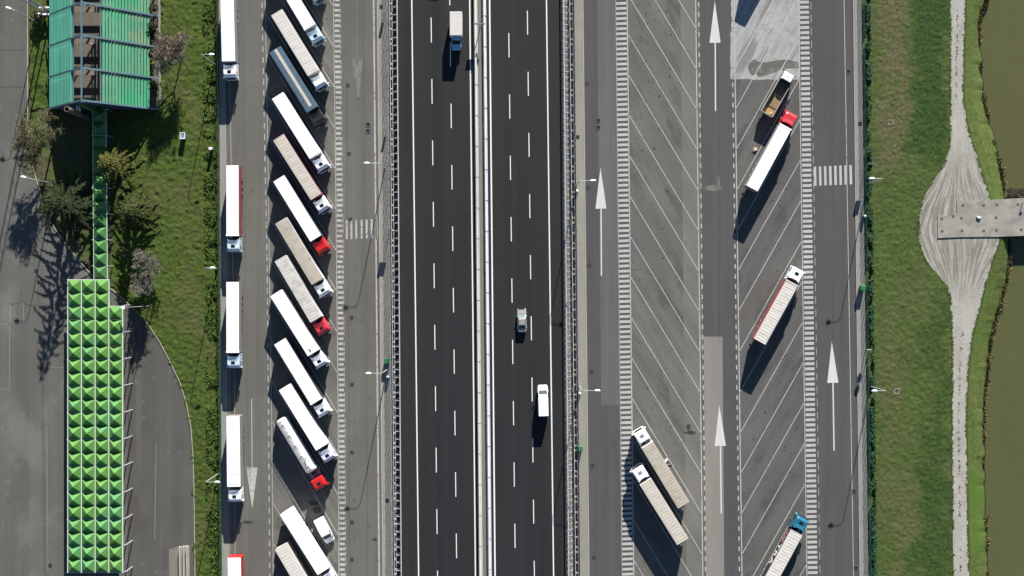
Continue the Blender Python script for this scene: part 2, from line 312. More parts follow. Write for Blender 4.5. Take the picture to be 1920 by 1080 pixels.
# ------------------------------------------------------------------ mesh builder
class MB:
    def __init__(self):
        self.v = []
        self.f = []

    def add(self, vs, fs):
        o = len(self.v)
        self.v.extend([tuple(p) for p in vs])
        self.f.extend([tuple(i + o for i in q) for q in fs])
        return self

    def box(self, x0, x1, y0, y1, z0, z1):
        return self.add([(x0, y0, z0), (x1, y0, z0), (x1, y1, z0), (x0, y1, z0), (x0, y0, z1), (x1, y0, z1), (x1, y1, z1), (x0, y1, z1)],
                        [(0, 3, 2, 1), (4, 5, 6, 7), (0, 1, 5, 4), (1, 2, 6, 5), (2, 3, 7, 6), (3, 0, 4, 7)])

    def obox(self, c, ax, ay, az):
        """oriented box: centre and three half-axis vectors"""
        c, ax, ay, az = Vector(c), Vector(ax), Vector(ay), Vector(az)
        p = [c + sx * ax + sy * ay + sz * az for sz in (-1, 1) for (sx, sy) in ((-1, -1), (1, -1), (1, 1), (-1, 1))]
        return self.add(p, [(0, 3, 2, 1), (4, 5, 6, 7), (0, 1, 5, 4), (1, 2, 6, 5), (2, 3, 7, 6), (3, 0, 4, 7)])

    def bar(self, a, b, w, h=None, up=(0, 0, 1)):
        a, b = Vector(a), Vector(b)
        d = b - a
        L = d.length
        d = d / L
        u = Vector(up)
        s = d.cross(u)
        if s.length < 1e-4:
            s = d.cross(Vector((1, 0, 0)))
        s.normalize()
        t = s.cross(d)
        return self.obox((a + b) / 2, d * L / 2, s * w / 2, t * (h if h else w) / 2)

    def tube(self, a, b, r0, r1=None, n=8, cap=True):
        a, b = Vector(a), Vector(b)
        r1 = r0 if r1 is None else r1
        d = (b - a).normalized()
        s = d.orthogonal().normalized()
        t = d.cross(s)
        vs = []
        for (p, r) in ((a, r0), (b, r1)):
            for i in range(n):
                an = 2 * PI * i / n
                vs.append(p + s * math.cos(an) * r + t * math.sin(an) * r)
        fs = [(i, (i + 1) % n, n + (i + 1) % n, n + i) for i in range(n)]
        if cap:
            fs += [tuple(range(n))[::-1], tuple(range(n, 2 * n))]
        return self.add(vs, fs)

    def prism(self, poly, z0, z1):
        n = len(poly)
        a = sum(poly[i][0] * poly[(i + 1) % n][1] - poly[(i + 1) % n][0] * poly[i][1] for i in range(n))
        if a < 0:
            poly = poly[::-1]
        vs = [(p[0], p[1], z0) for p in poly] + [(p[0], p[1], z1) for p in poly]
        fs = [tuple(range(n))[::-1], tuple(range(n, 2 * n))] + [(i, (i + 1) % n, n + (i + 1) % n, n + i) for i in range(n)]
        return self.add(vs, fs)

    def sheet(self, poly, z):
        n = len(poly)
        a = sum(poly[i][0] * poly[(i + 1) % n][1] - poly[(i + 1) % n][0] * poly[i][1] for i in range(n))
        if a < 0:
            poly = poly[::-1]
        return self.add([(p[0], p[1], z) for p in poly], [tuple(range(n))])

    def loft(self, rings, close=True):
        n = len(rings[0])
        vs = [p for r in rings for p in r]
        fs = []
        for k in range(len(rings) - 1):
            for i in range(n):
                j = (i + 1) % n
                fs.append((k * n + i, k * n + j, (k + 1) * n + j, (k + 1) * n + i))
        if close:
            fs.append(tuple(range(n))[::-1])
            fs.append(tuple(range((len(rings) - 1) * n, len(rings) * n)))
        return self.add(vs, fs)

    def mesh(self, name, bevel=0.0, smooth=False, recalc=True):
        me = bpy.data.meshes.new(name)
        me.from_pydata(self.v, [], self.f)
        if recalc or bevel:
            bm = bmesh.new()
            bm.from_mesh(me)
            bmesh.ops.recalc_face_normals(bm, faces=bm.faces)
            if bevel:
                es = [e for e in bm.edges if len(e.link_faces) == 2 and e.calc_face_angle(0) > 0.5]
                bmesh.ops.bevel(bm, geom=es, offset=bevel, segments=2, affect='EDGES', profile=0.6)
            bm.to_mesh(me)
            bm.free()
        if smooth:
            for p in me.polygons:
                p.use_smooth = True
        me.materials.append(None)
        return me


def np_mesh(name, verts, faces_n, nper):
    """fast mesh: verts (N,3); faces_n (F,nper) indices"""
    me = bpy.data.meshes.new(name)
    F = len(faces_n)
    me.vertices.add(len(verts))
    me.vertices.foreach_set('co', np.asarray(verts, dtype=np.float32).ravel())
    me.loops.add(F * nper)
    me.loops.foreach_set('vertex_index', np.asarray(faces_n, dtype=np.int32).ravel())
    me.polygons.add(F)
    me.polygons.foreach_set('loop_start', np.arange(0, F * nper, nper, dtype=np.int32))
    me.update(calc_edges=True)
    me.materials.append(None)
    return me


CACHE = {}


def cached(key, fn):
    if key not in CACHE:
        CACHE[key] = fn()
    return CACHE[key]


def put(name, me, mat, parent=None, loc=(0, 0, 0), rotz=0.0, rot=None):
    o = bpy.data.objects.new(name, me)
    COL.objects.link(o)
    if parent is not None:
        o.parent = parent
    o.location = loc
    o.rotation_euler = rot if rot else (0, 0, rotz)
    o.material_slots[0].link = 'OBJECT'
    o.material_slots[0].material = mat
    return o


def obj(name, mb, mat, parent=None, bevel=0.0, smooth=False, **k):
    return put(name, mb.mesh(name, bevel, smooth), mat, parent, **k)


def tag(o, label, cat, group=None):
    o['label'] = label
    o['category'] = cat
    if group:
        o['group'] = group
    return o


def thing(name, label, cat, loc=(0, 0, 0), rotz=0.0, group=None):
    o = bpy.data.objects.new(name, None)
    COL.objects.link(o)
    o.location = loc
    o.rotation_euler = (0, 0, rotz)
    return tag(o, label, cat, group)


def struct(name, mb, mat):
    o = put(name, mb.mesh(name), mat)
    o['kind'] = 'structure'
    return o


def stuff(o, label=None, cat=None):
    o['kind'] = 'stuff'
    if label:
        o['label'] = label
        o['category'] = cat
    return o


def copy_tree(o, parent=None):
    c = o.copy()
    COL.objects.link(c)
    if parent is not None:
        c.parent = parent
    for ch in list(o.children):
        copy_tree(ch, c)
    return c


# ------------------------------------------------------------------ line helpers in survey pixels
Y0, Y1 = -1100, 2200


def lin(top, bot, y):
    return top + (bot - top) * y / 1080.0


def pl(pts, y):
    """x of a polyline [(y,x)...] at y, extrapolated"""
    if y <= pts[0][0]:
        (a, xa), (b, xb) = pts[0], pts[1]
    elif y >= pts[-1][0]:
        (a, xa), (b, xb) = pts[-2], pts[-1]
    else:
        for i in range(len(pts) - 1):
            if pts[i][0] <= y <= pts[i + 1][0]:
                (a, xa), (b, xb) = pts[i], pts[i + 1]
                break
    return xa + (xb - xa) * (y - a) / (b - a)


def strip_poly(lt, lb, rt, rb, y0=Y0, y1=Y1):
    return [tuple(W(lin(lt, lb, y0), y0)[:2]), tuple(W(lin(rt, rb, y0), y0)[:2]), tuple(W(lin(rt, rb, y1), y1)[:2]), tuple(W(lin(lt, lb, y1), y1)[:2])]


def pxpoly(pts):
    return [tuple(W(x, y)[:2]) for (x, y) in pts]


def pxline(mb, a, b, w, z):
    """painted line of w metres between two survey pixels"""
    A, B = W(*a), W(*b)
    d = (B - A)
    d.normalize()
    s = Vector((-d.y, d.x, 0)) * (w / 2)
    mb.sheet([tuple((A + s)[:2]), tuple((A - s)[:2]), tuple((B - s)[:2]), tuple((B + s)[:2])], z)


def in_poly(x, y, poly):
    x = np.asarray(x); y = np.asarray(y)
    inside = np.zeros(x.shape, bool)
    n = len(poly)
    j = n - 1
    for i in range(n):
        xi, yi = poly[i]
        xj, yj = poly[j]
        c = ((yi > y) != (yj > y)) & (x < (xj - xi) * (y - yi) / (yj - yi + 1e-12) + xi)
        inside ^= c
        j = i
    return inside


_lat = rng.random((256, 256))


def vnoise(x, y):
    xi = np.floor(x).astype(int); yi = np.floor(y).astype(int)
    fx = x - xi; fy = y - yi
    fx = fx * fx * (3 - 2 * fx); fy = fy * fy * (3 - 2 * fy)
    a = _lat[xi % 256, yi % 256]; b = _lat[(xi + 1) % 256, yi % 256]
    c = _lat[xi % 256, (yi + 1) % 256]; d = _lat[(xi + 1) % 256, (yi + 1) % 256]
    return (a * (1 - fx) + b * fx) * (1 - fy) + (c * (1 - fx) + d * fx) * fy


def fbm(x, y, oct=4):
    s = 0; a = 0.5; t = 0
    for _ in range(oct):
        s = s + a * vnoise(x, y); t += a
        x = x * 2.03 + 17.3; y = y * 2.03 + 9.1; a *= 0.55
    return s / t


# ------------------------------------------------------------------ terrain, canal, water
SHORE = [(-1100, 1846), (-60, 1862), (0, 1853), (14, 1842), (30, 1838), (90, 1839), (140, 1842), (200, 1850), (240, 1859), (280, 1870), (320, 1881), (360, 1885), (420, 1886),
         (470, 1895), (520, 1891), (560, 1881), (620, 1863), (680, 1855), (750, 1849), (810, 1846), (900, 1846), (980, 1851), (1080, 1854), (2200, 1856)]
TRACK_R = [(-1100, 1813), (0, 1811), (120, 1807), (180, 1806), (220, 1811), (260, 1820), (300, 1834), (340, 1846), (375, 1857), (410, 1870), (450, 1876), (490, 1861), (540, 1846), (580, 1837), (620, 1826),
           (660, 1819), (700, 1815), (740, 1813), (800, 1812), (900, 1813), (1080, 1817), (2200, 1828)]
TRACK_L = [(-1100, 1784), (0, 1782), (200, 1782), (260, 1782), (290, 1776), (310, 1770), (330, 1757), (350, 1742), (370, 1732), (400, 1724), (440, 1722), (465, 1726), (490, 1737), (510, 1752),
           (530, 1770), (545, 1779), (560, 1782), (640, 1786), (800, 1785), (1080, 1788), (2200, 1796)]
WZ = -2.2
ys = sorted(set([-1100, -700, -400, -200] + list(np.arange(-80, 1200, 8)) + [1300, 1500, 1800, 2200]))
rows_g, rows_b = [], []
for y in ys:
    jit = 1.6 * (vnoise(np.array(y * 0.09), np.array(3.3)) - 0.5) * 4
    xs = pl(SHORE, y) + float(jit)
    xt = pl(TRACK_R, y) + 3
    xt = min(xt, xs - 9)
    Yw = (540 - y) / SC
    X = lambda p: (p - 960) / SC
    Xs = X(xs) * (CAM_H - WZ) / CAM_H
    Xt = X(xt)
    rows_g.append([(-2500, Yw, -0.04), (-400, Yw, -0.04), (-60, Yw, -0.04), (60, Yw, -0.04), (Xt, Yw, -0.04)])
    bl = Xs - Xt
    rows_b.append([(Xt, Yw, -0.04), (Xt + bl * 0.35, Yw, -0.35), (Xt + bl * 0.8, Yw, -1.35), (Xs - 0.35, Yw, -1.85), (Xs + 0.05, Yw, WZ - 0.05), (Xs + 2, Yw, -3.4), (Xs + 30, Yw, -3.6), (Xs + 38, Yw, -0.3), (Xs + 46, Yw, -0.04), (2500, Yw, -0.04)])


def grid_mesh(rows, c0, c1):
    mb = MB()
    n = c1 - c0
    vs = [p for r in rows for p in r[c0:c1]]
    fs = [(i * n + j, (i + 1) * n + j, (i + 1) * n + j + 1, i * n + j + 1) for i in range(len(rows) - 1) for j in range(n - 1)]
    return mb.add(vs, fs)


# the far ends of the land run on to the horizon
for r, tail in ((rows_g[0], 1), (rows_g[-1], -1), (rows_b[0], 1), (rows_b[-1], -1)):
    pass
far_n = [(p[0], 2500, p[2]) for p in rows_g[0]]
far_s = [(p[0], -2500, p[2]) for p in rows_g[-1]]
rows_g = [far_n] + rows_g + [far_s]
far_n = [(p[0], 2500, p[2]) for p in rows_b[0]]
far_s = [(p[0], -2500, p[2]) for p in rows_b[-1]]
rows_b = [far_n] + rows_b + [far_s]
struct('ground', grid_mesh(rows_g, 0, 5), M_GRASS_L)
struct('canal_bank', grid_mesh(rows_b, 0, 4), M_GRASS_BANK)
struct('canal_mud', grid_mesh(rows_b, 3, 7), M_MUD)
struct('far_bank', grid_mesh(rows_b, 6, 10), M_GRASS_R)
mb = MB()
mb.sheet([(84, -2500), (145, -2500), (145, 2500), (84, 2500)], WZ)
struct('canal_water', mb, M_WATER)

# meadow base on the canal side
mb = MB()
mb.sheet(strip_poly(1614, 1626, 1700, 1700), -0.02)
struct('meadow_ground', mb, M_GRASS_R)

# gravel track with its turning place
yl = [y for y in np.arange(-1100, 2201, 20)]
edge = lambda P, y, s: pl(P, y) + s * 3.2 * (fbm(np.array(y * 0.045 + s * 40), np.array(7.0)) - 0.5)
mb = MB()
left = [tuple(W(float(edge(TRACK_L, y, 1)), y)[:2]) for y in yl]
right = [tuple(W(float(edge(TRACK_R, y, -1)), y)[:2]) for y in yl]
for i in range(len(yl) - 1):
    mb.add([(*left[i], 0.0), (*right[i], 0.0), (*right[i + 1], 0.0), (*left[i + 1], 0.0)], [(0, 3, 2, 1)])
struct('gravel_track', mb, M_TRACK)

# ------------------------------------------------------------------ roads and paved sheets
mb = MB(); mb.sheet(strip_poly(746, 754, 1050, 1059.5), 0.0); struct('motorway', mb, M_MOTOR)
mb = MB(); mb.sheet(strip_poly(887.5, 897, 911, 922.5), 0.004); struct('median_strip', mb, M_MEDIAN)
mb = MB(); mb.sheet(strip_poly(409, 415, 712, 722), 0.0); struct('parking_lane', mb, M_LANE_L)
mb = MB(); mb.sheet(strip_poly(497, 511, 626, 636), 0.004); struct('parking_bay', mb, M_BAY)
mb = MB(); mb.sheet(strip_poly(409.5, 416, 421, 430), 0.004); struct('gutter_strip', mb, M_PAVE_G)
mb = MB(); mb.sheet(strip_poly(736, 744, 745.5, 753.5), 0.0); struct('soil_verge', mb, M_VERGE_D)
mb = MB(); mb.sheet(strip_poly(1050.5, 1060, 1066, 1077), 0.0); struct('gravel_verge', mb, M_VERGE)
mb = MB(); mb.sheet(strip_poly(729.5, 738.5, 735.5, 743.5), -0.006); mb.sheet(strip_poly(1066.5, 1077.5, 1075.5, 1087), -0.006); struct('drain_channel_ground', mb, M_VERGE_D)


def raised(lt, lb, rt, rb, h, y0=Y0, y1=Y1):
    m = MB()
    m.prism(strip_poly(lt, lb, rt, rb, y0, y1), -0.1, h)
    return m


struct('pavement', raised(708.5, 720, 729, 738), M_PAVE) if False else None
struct('pavement', raised(709, 719.5, 729, 738, 0.13), M_PAVE)
struct('kerb', raised(706.5, 717, 708.8, 719.3, 0.14), M_KERB)
struct('pavement', raised(1076, 1087.5, 1091.5, 1103, 0.13), M_PAVE)
struct('kerb', raised(1091.8, 1103.3, 1093.8, 1105.3, 0.14), M_KERB)
struct('pavement', raised(1600.8, 1613, 1615, 1628, 0.13), M_PAVE_G)
struct('kerb', raised(1599, 1611.2, 1600.6, 1612.8, 0.14), M_KERB)

mb = MB(); mb.sheet(strip_poly(1094, 1105.5, 1600, 1612), 0.0); struct('service_road', mb, M_LANE_R)
mb = MB(); mb.sheet(strip_poly(1120, 1130, 1155, 1167, -1100, 760), 0.004); struct('relaid_lane', mb, M_LANE_R2)
mb = MB(); mb.sheet(strip_poly(1176, 1188.5, 1312, 1322), 0.004); struct('parking_bay', mb, M_BAY)
mb = MB(); mb.sheet(strip_poly(1374, 1387, 1499, 1514), 0.004); struct('parking_bay', mb, M_BAY_R)
mb = MB(); mb.sheet(strip_poly(1313.5, 1323.5, 1350, 1358, 631, 2200), 0.004); struct('relaid_strip', mb, M_PATCH)
mb = MB(); mb.sheet(strip_poly(1276, 1287, 1305, 1316), 0.008); struct('relaid_strip', mb, surf('pale bay edge', (0.128, 0.124, 0.111), [(0.4, 0.03, -30, 4, 0.16), (0.1, 0.1, 0, 4, 0.14), (6, 6, 0, 2, 0.1)], [(0.6, 0.3, -30, 4, 0.6, 0.75, (0.07, 0.067, 0.06), 0.6)]))
pts = [(1500, -300)]
for y in range(-300, 150, 7):
    pts.append((1371.5 + 5.5 * (float(fbm(np.array(y * 0.11), np.array(1.7))) - 0.5) - (2.5 if y > 60 else 0), y))
pts += [(1376, 149), (1400, 148), (1420, 150), (1440, 148.5), (1460, 151), (1500, 149)]
mb = MB(); mb.sheet(pxpoly(pts), 0.008); struct('concrete_apron', mb, M_APRON)

# forecourt on the garden side
LOT_EDGE = [(52, -1100), (52, 0), (52, 100), (52, 230), (56, 290), (66, 330), (82, 378), (104, 430), (136, 474), (172, 516), (206, 540), (226, 556), (252, 580), (278, 608), (300, 642), (320, 680), (338, 718), (350, 758), (358, 800), (362, 850), (364, 920), (365, 1000), (366, 1080), (372, 2200)]
mb = MB()
for i in range(len(LOT_EDGE) - 1):
    (xa, ya), (xb, yb) = LOT_EDGE[i], LOT_EDGE[i + 1]
    mb.sheet(pxpoly([(-600, ya), (xa, ya), (xb, yb), (-600, yb)]), 0.0)
struct('forecourt', mb, M_LOT)
E2 = [p for p in LOT_EDGE if p[1] >= 540]
mb = MB()
RX = [(222, 553)] + [p for p in E2 if p[1] > 553 and p[1] < 2000] + [(372, 2190)]
for i in range(len(RX) - 1):
    (xa, ya), (xb, yb) = RX[i], RX[i + 1]
    lx = lambda y: lin(219, 240, y)
    mb.sheet(pxpoly([(lx(ya), ya), (xa, ya), (xb, yb), (lx(yb), yb)]), 0.004)
struct('forecourt_road', mb, M_LOT2)
mb = MB()
for i in range(1, len(LOT_EDGE) - 1):
    a, b = LOT_EDGE[i], LOT_EDGE[i + 1]
    A, B = W(*a), W(*b)
    mb.bar((A.x, A.y, 0.03), (B.x, B.y, 0.03), 0.16, 0.2)
struct('forecourt_kerb', mb, M_KERB)
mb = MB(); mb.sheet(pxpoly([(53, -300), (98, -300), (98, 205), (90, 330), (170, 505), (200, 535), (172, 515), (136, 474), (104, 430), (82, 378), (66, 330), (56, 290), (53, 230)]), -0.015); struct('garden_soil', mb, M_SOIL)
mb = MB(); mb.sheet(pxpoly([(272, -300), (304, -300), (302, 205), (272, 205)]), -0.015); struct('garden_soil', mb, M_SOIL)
mb = MB(); mb.sheet(pxpoly([(296, -300), (301, -300), (301, 120), (303, 190), (299, 192), (297, 120)]), 0.004); struct('garden_path', mb, M_PAVE_G)

# tar seams and joints in the tarmac
mb = MB()
for (t, b, w) in ((648.5, 656.5, 0.06), (681, 690, 0.05), (455, 468, 0.04)):
    for y in range(-200, 1290, 60):
        pxline(mb, (lin(t, b, y), y), (lin(t, b, y + 60), y + 60), w, 0.010)
for y in range(-200, 630, 60):
    pxline(mb, (lin(1346, 1352, y), y), (lin(1346, 1352, y + 60), y + 60), 0.06, 0.010)
for y in range(520, 1300, 60):
    pxline(mb, (lin(1553, 1567, y), y), (lin(1553, 1567, y + 60), y + 60), 0.05, 0.010)
for (a, b) in (((0, 94), (48, 94)), ((0, 163), (50, 163)), ((20, 572), (42, 565)), ((42, 565), (54, 573)), ((54, 573), (90, 573)), ((90, 573), (126, 566)), ((70, 540), (73, 572)), ((80, 720), (84, 1080)), ((41, 545), (30, 590)), ((241, 640), (241, 1080)), ((1205, 506), (1160, 506))):
    pxline(mb, a, b, 0.08, 0.010)
struct('tar_seams', mb, M_SEAM)
mb = MB()
for (a, b) in (((18, 575), (18, 730)), ((0, 608), (20, 607)), ((0, 730), (20, 730)), ((20, 572), (20, 608)), ((44, 572), (44, 605)), ((20, 606), (44, 605)), ((88, 800), (90, 1075)), ((96, 689), (121, 689)), ((293, 830), (290, 1010))):
    pxline(mb, a, b, 0.14, 0.010)
struct('pale_joints', mb, M_SEAM_L)


def blob(mb, cx, cy, rx, ry, z, rough=0.35, n=40, seed=0):
    pts = []
    for i in range(n):
        a = 2 * PI * i / n
        k = 1 + rough * 2 * (float(fbm(np.array(3 + seed + 1.6 * math.cos(a)), np.array(5 + 1.6 * math.sin(a)))) - 0.5)
        pts.append((cx + rx * k * math.cos(a), cy + ry * k * math.sin(a)))
    mb.sheet(pxpoly(pts), z)


mb = MB()
blob(mb, 1294, 811, 10, 4.2, 0.012, 0.5, seed=2); blob(mb, 1291, 801, 4, 6, 0.0125, 0.4, seed=3)
for i in range(60):
    y = random.uniform(20, 1060)
    blob(mb, lin(1190 + 80 * random.random(), 1205 + 80 * random.random(), y), y, random.uniform(.5, 2.2), random.uniform(.5, 2.6), 0.012 + i * 1e-4, 0.6, 18, seed=i + 10)
for i in range(34):
    y = random.uniform(180, 1060)
    blob(mb, lin(1400 + 90 * random.random(), 1410 + 90 * random.random(), y), y, random.uniform(.8, 2.2), random.uniform(.8, 2.8), 0.012 + i * 1e-4, 0.6, 18, seed=i + 60)
for i in range(16):
    y = random.uniform(20, 1060)
    blob(mb, lin(600 + 24 * random.random(), 600 + 24 * random.random(), y), y, random.uniform(.8, 2.6), random.uniform(.8, 2.6), 0.012 + i * 1e-4, 0.6, 18, seed=i + 90)
blob(mb, 594, 957, 7, 6, 0.014, 0.5, seed=140); blob(mb, 588, 943, 9, 5, 0.0145, 0.5, seed=141); blob(mb, 465, 979, 9, 3, 0.014, 0.6, seed=142); blob(mb, 703, 1011, 5, 2.5, 0.014, 0.4, seed=143)
struct('oil_stains', mb, M_STAIN)
mb = MB()
st = [(1402, 128), (1404, 119), (1411, 113), (1415, 111), (1420, 115), (1436, 117), (1452, 114), (1466, 112), (1480, 112), (1497, 118), (1498, 128), (1482, 128.5), (1470, 130), (1460, 133), (1450, 137), (1440, 140), (1430, 143), (1422, 144), (1417, 137), (1412, 142), (1407, 139)]
mb.sheet(pxpoly(st), 0.012)
blob(mb, 1338, 353, 19, 6.0, 0.012, 0.3, seed=5)
blob(mb, 1347, 342, 3.2, 14, 0.0125, 0.3, seed=6)
struct('damp_stains', mb, M_STAIN_W)

# ------------------------------------------------------------------ painted markings
ZM = 0.02
mb = MB()
for (t, b, w) in ((772, 785, 0.24), (880.7, 891.5, 0.25), (918, 928.3, 0.28), (1024.6, 1038, 0.24)):
    pxline(mb, (lin(t, b, Y0), Y0), (lin(t, b, Y1), Y1), w, ZM)
for (t, b, y0, per, ln) in ((808, 820.5, 33, 115.2, 46.5), (843.3, 856.5, 79, 115.2, 46), (953.2, 966.5, 62, 115.0, 45.5), (988.5, 1002, 20, 114.6, 45)):
    for k in range(-4, 15):
        y = y0 + per * k
        pxline(mb, (lin(t, b, y), y), (lin(t, b, y + ln), y + ln), 0.175, ZM)
struct('motorway_markings', mb, M_LINE_B)

DASH = [(0, 491.2), (250, 496), (500, 501), (790, 503.7), (1060, 505.7)]
SOL = [(24, 497.5), (240, 501.7), (500, 505), (800, 509.5), (1000, 511.5)]
DBL1 = [(150, 421.2), (275, 423.7), (500, 427.5), (720, 431), (1000, 431.3)]
DBL2 = [(150, 430.7), (275, 433), (500, 436.7), (720, 440), (1000, 440.8)]
LADL = [(0, 625.2), (395, 630), (777, 634), (1080, 635.5)]
mb = MB()


def polyline(mb, P, w, y0=-200, y1=1280, step=80, z=ZM):
    y = y0
    while y < y1:
        pxline(mb, (pl(P, y), y), (pl(P, y + step), y + step), w, z)
        y += step


polyline(mb, SOL, 0.14)
polyline(mb, LADL, 0.14)
y = -60
while y < 1150:
    if (int(y / 9.65) * 7919) % 5 > 0:
        x = pl(LADL, y) + 12.6
        pxline(mb, (x, y), (pl(LADL, y + 7) + 12.6, y + 7), 0.14, ZM)
    y += 9.6
k = -4
while True:
    yr = 88.5 + 76.4 * k
    if yr > 1400:
        break
    xr = pl(LADL, yr)
    yl_ = yr - 217.5
    xl = pl(SOL, yl_)
    pxline(mb, (xl, yl_), (xr, yr), 0.15, ZM)
    k += 1
polyline(mb, DBL1, 0.10, -200, 1280)
polyline(mb, DBL2, 0.12, -200, 1280)
pxline(mb, (471.8, 747), (472.6, 877), 0.19, ZM)
struct('parking_markings', mb, M_LINE_M)
mb = MB()
y = -60
i = 0
while y < 1150:
    x = pl(LADL, y)
    mb.sheet(pxpoly([(x + 1.6, y), (x + 11.4, y), (x + 11.4, y + 4.8), (x + 1.6, y + 4.8)]), ZM)
    y += 9.62
for i in range(-7, 60):
    y = 4 + i * 20.6
    pxline(mb, (pl(DASH, y), y), (pl(DASH, y + 11), y + 11), 0.2, ZM)
mb.sheet(pxpoly([(462, 876.5), (483, 876.5), (473, 955)]), ZM)
for i, x in enumerate((648.2, 657, 666, 676.2, 685.5, 695, 704)):
    mb.sheet(pxpoly([(x, 413 - .3 * i), (x + 3.6, 413 - .3 * i), (x + 3.9, 448 - .3 * i), (x + .3, 449 - .3 * i)]), ZM)
pxline(mb, (lin(700.6, 711, -200), -200), (lin(700.6, 711, 1280), 1280), 0.30, ZM)
struct('worn_parking_markings', mb, M_LINE_W)
mb = MB()
# faint old arrow
pxline(mb, (668.6, -40), (670, 108), 0.13, ZM)
for a, b in (((660, 108), (680, 108)), ((660, 108), (672, 186)), ((680, 108), (672, 186))):
    pxline(mb, a, b, 0.16, ZM + .001)
mb.sheet(pxpoly([(662, 109.5), (678.5, 109.5), (671.8, 180)]), ZM - .004)
struct('faded_arrow_marking', mb, M_LINE_F)

# canal-side service area
mb = MB()
LA = lambda y: lin(1175.8, 1188.3, y)
for (f, w) in ((lambda y: lin(1154.6, 1166.5, y), 0.08), (LA, 0.2)):
    for y in range(-200, 1281, 80):
        pxline(mb, (f(y), y), (f(y + 80), y + 80), w, ZM)
RB = lambda y: lin(1304.3, 1317.8, y)
RS = lambda y: lin(1376.2, 1391.3, y)
RL = lambda y: lin(1497.3, 1513, y)
for (f, w) in ((RB, 0.19), (RS, 0.19), (RL, 0.15)):
    for y in range(-200, 1281, 80):
        pxline(mb, (f(y), y), (f(y + 80), y + 80), w, ZM)
for k in range(-4, 18):
    yl_ = 62.5 + 75.9 * k
    pxline(mb, (LA(yl_), yl_), (RB(yl_ + 219), yl_ + 219), 0.14, ZM)
FAINT = []
for k in range(-2, 19):
    yl_ = 129 + 75.9 * k
    a, b = (RS(yl_), yl_), (RL(yl_ - 210), yl_ - 210)
    if b[1] >= 149:
        pxline(mb, a, b, 0.14, ZM)
    elif a[1] <= 149:
        FAINT.append((a, b))
    else:
        f = (a[1] - 149) / (a[1] - b[1])
        c = (a[0] + (b[0] - a[0]) * f, 149)
        pxline(mb, a, c, 0.14, ZM)
        FAINT.append((c, b))
for i in range(-10, 70):
    y = 4 + i * 18.9
    for (t, b) in ((1309.8, 1323), (1371.6, 1386.5)):
        if i % 1 == 0:
            pxline(mb, (lin(t, b, y), y), (lin(t, b, y + 8.5), y + 8.5), 0.22, ZM)
for i in range(-10, 55):
    y = 4 + i * 24
    pxline(mb, (lin(1520.3, 1537.5, y), y), (lin(1520.3, 1537.5, y + 14), y + 14), 0.09, ZM)
for y in range(-200, 1281, 80):
    pxline(mb, (lin(1582.6, 1600.3, y), y), (lin(1582.6, 1600.3, y + 80), y + 80), 0.13, ZM)
# direction arrows
mline, mb = mb, MB()
for (tx, ty, bx, by, hw, sx, sy) in ((1126, 314, 1126.7, 391, 10.3, 1127.7, 517), (1340.2, 1, 1340.7, 80, 10.4, 1341.6, 208), (1348.6, 759, 1350.5, 836, 10.5, 1352.3, 963), (1559.5, 640, 1561.5, 717.5, 10.5, 1563.8, 845)):
    mb.sheet(pxpoly([(tx, ty), (bx + hw, by), (bx - hw, by + .6)]), ZM)
    pxline(mb, (bx + .3, by + .7), (sx, sy), 0.26, ZM)
struct('arrow_markings', mb, surf('fresh arrow paint', (0.47, 0.47, 0.455), [(3, 3, 0, 4, 0.10), (.3, .2, 0, 3, .08)], rough=.7))
mb = mline
struct('service_road_markings', mb, M_LINE)
mb = MB()
for a, b in FAINT:
    pxline(mb, a, b, 0.16, ZM)
struct('faint_apron_markings', mb, surf('dusty road paint', (0.40, 0.40, 0.39), [(2, 2, 0, 4, 0.12)], [(.5, .5, 0, 4, .46, .6, (.31, .31, .305), .9)], rough=.85))
mb = MB()
for i in range(-8, 125):
    y = 3.5 + i * 9.47
    x0, x1 = lin(1155.2, 1167.2, y), lin(1174.3, 1186.8, y)
    mb.sheet(pxpoly([(x0, y + .8), (x1, y), (x1, y + 5.0), (x0, y + 5.8)]), ZM)
    y = 1.5 + i * 9.55
    x0, x1 = lin(1499.8, 1514.6, y), lin(1516.5, 1533, y)
    mb.sheet(pxpoly([(x0, y), (x1, y - .4), (x1, y + 5.0), (x0, y + 5.4)]), ZM)
for i in range(8):
    x = 1525.6 + i * 9.55
    mb.sheet(pxpoly([(x, 312.6 - .4 * i), (x + 4.6, 312.3 - .4 * i), (x + 5.4, 348.3 - .4 * i), (x + .8, 348.8 - .4 * i)]), ZM)
struct('crossing_bar_markings', mb, surf('bar road paint', (0.36, 0.357, 0.34), [(2.5, 2.5, 0, 5, 0.16), (0.3, 0.1, 0, 3, 0.12)], [(1.1, 1.1, 0, 4, 0.62, 0.75, (0.2, 0.198, 0.19), 0.7)], rough=0.8))

# ------------------------------------------------------------------ drains and covers
mb = MB(); mb.tube((0, 0, 0.0), (0, 0, 0.03), 0.40, n=18)
ME_MAN = mb.mesh('manhole_cover')
mb = MB()
for i in range(4):
    pass
MANS = [(652, 160), (654, 288), (657, 411), (659, 595), (660, 721), (660, 848), (660, 979), (660, 1049)]
for (x, y) in MANS:
    p = W(x, y)
    o = put('manhole_cover', ME_MAN, M_IRON, loc=(p.x, p.y, 0.006))
    tag(o, 'round dark manhole cover in the lane between truck bays and pavement', 'manhole cover', 'manhole covers in the lane beside the truck bays')
for (x, y) in [(1101, 157), (1102.5, 351), (1105, 497), (1109, 697), (1111, 873), (1113.5, 1045)]:
    p = W(x, y)
    o = put('manhole_cover', ME_MAN, M_IRON, loc=(p.x, p.y, 0.006))
    tag(o, 'round dark manhole cover along the kerb near the big white arrow', 'manhole cover', 'manhole covers along the motorway-side kerb')
mb = MB()
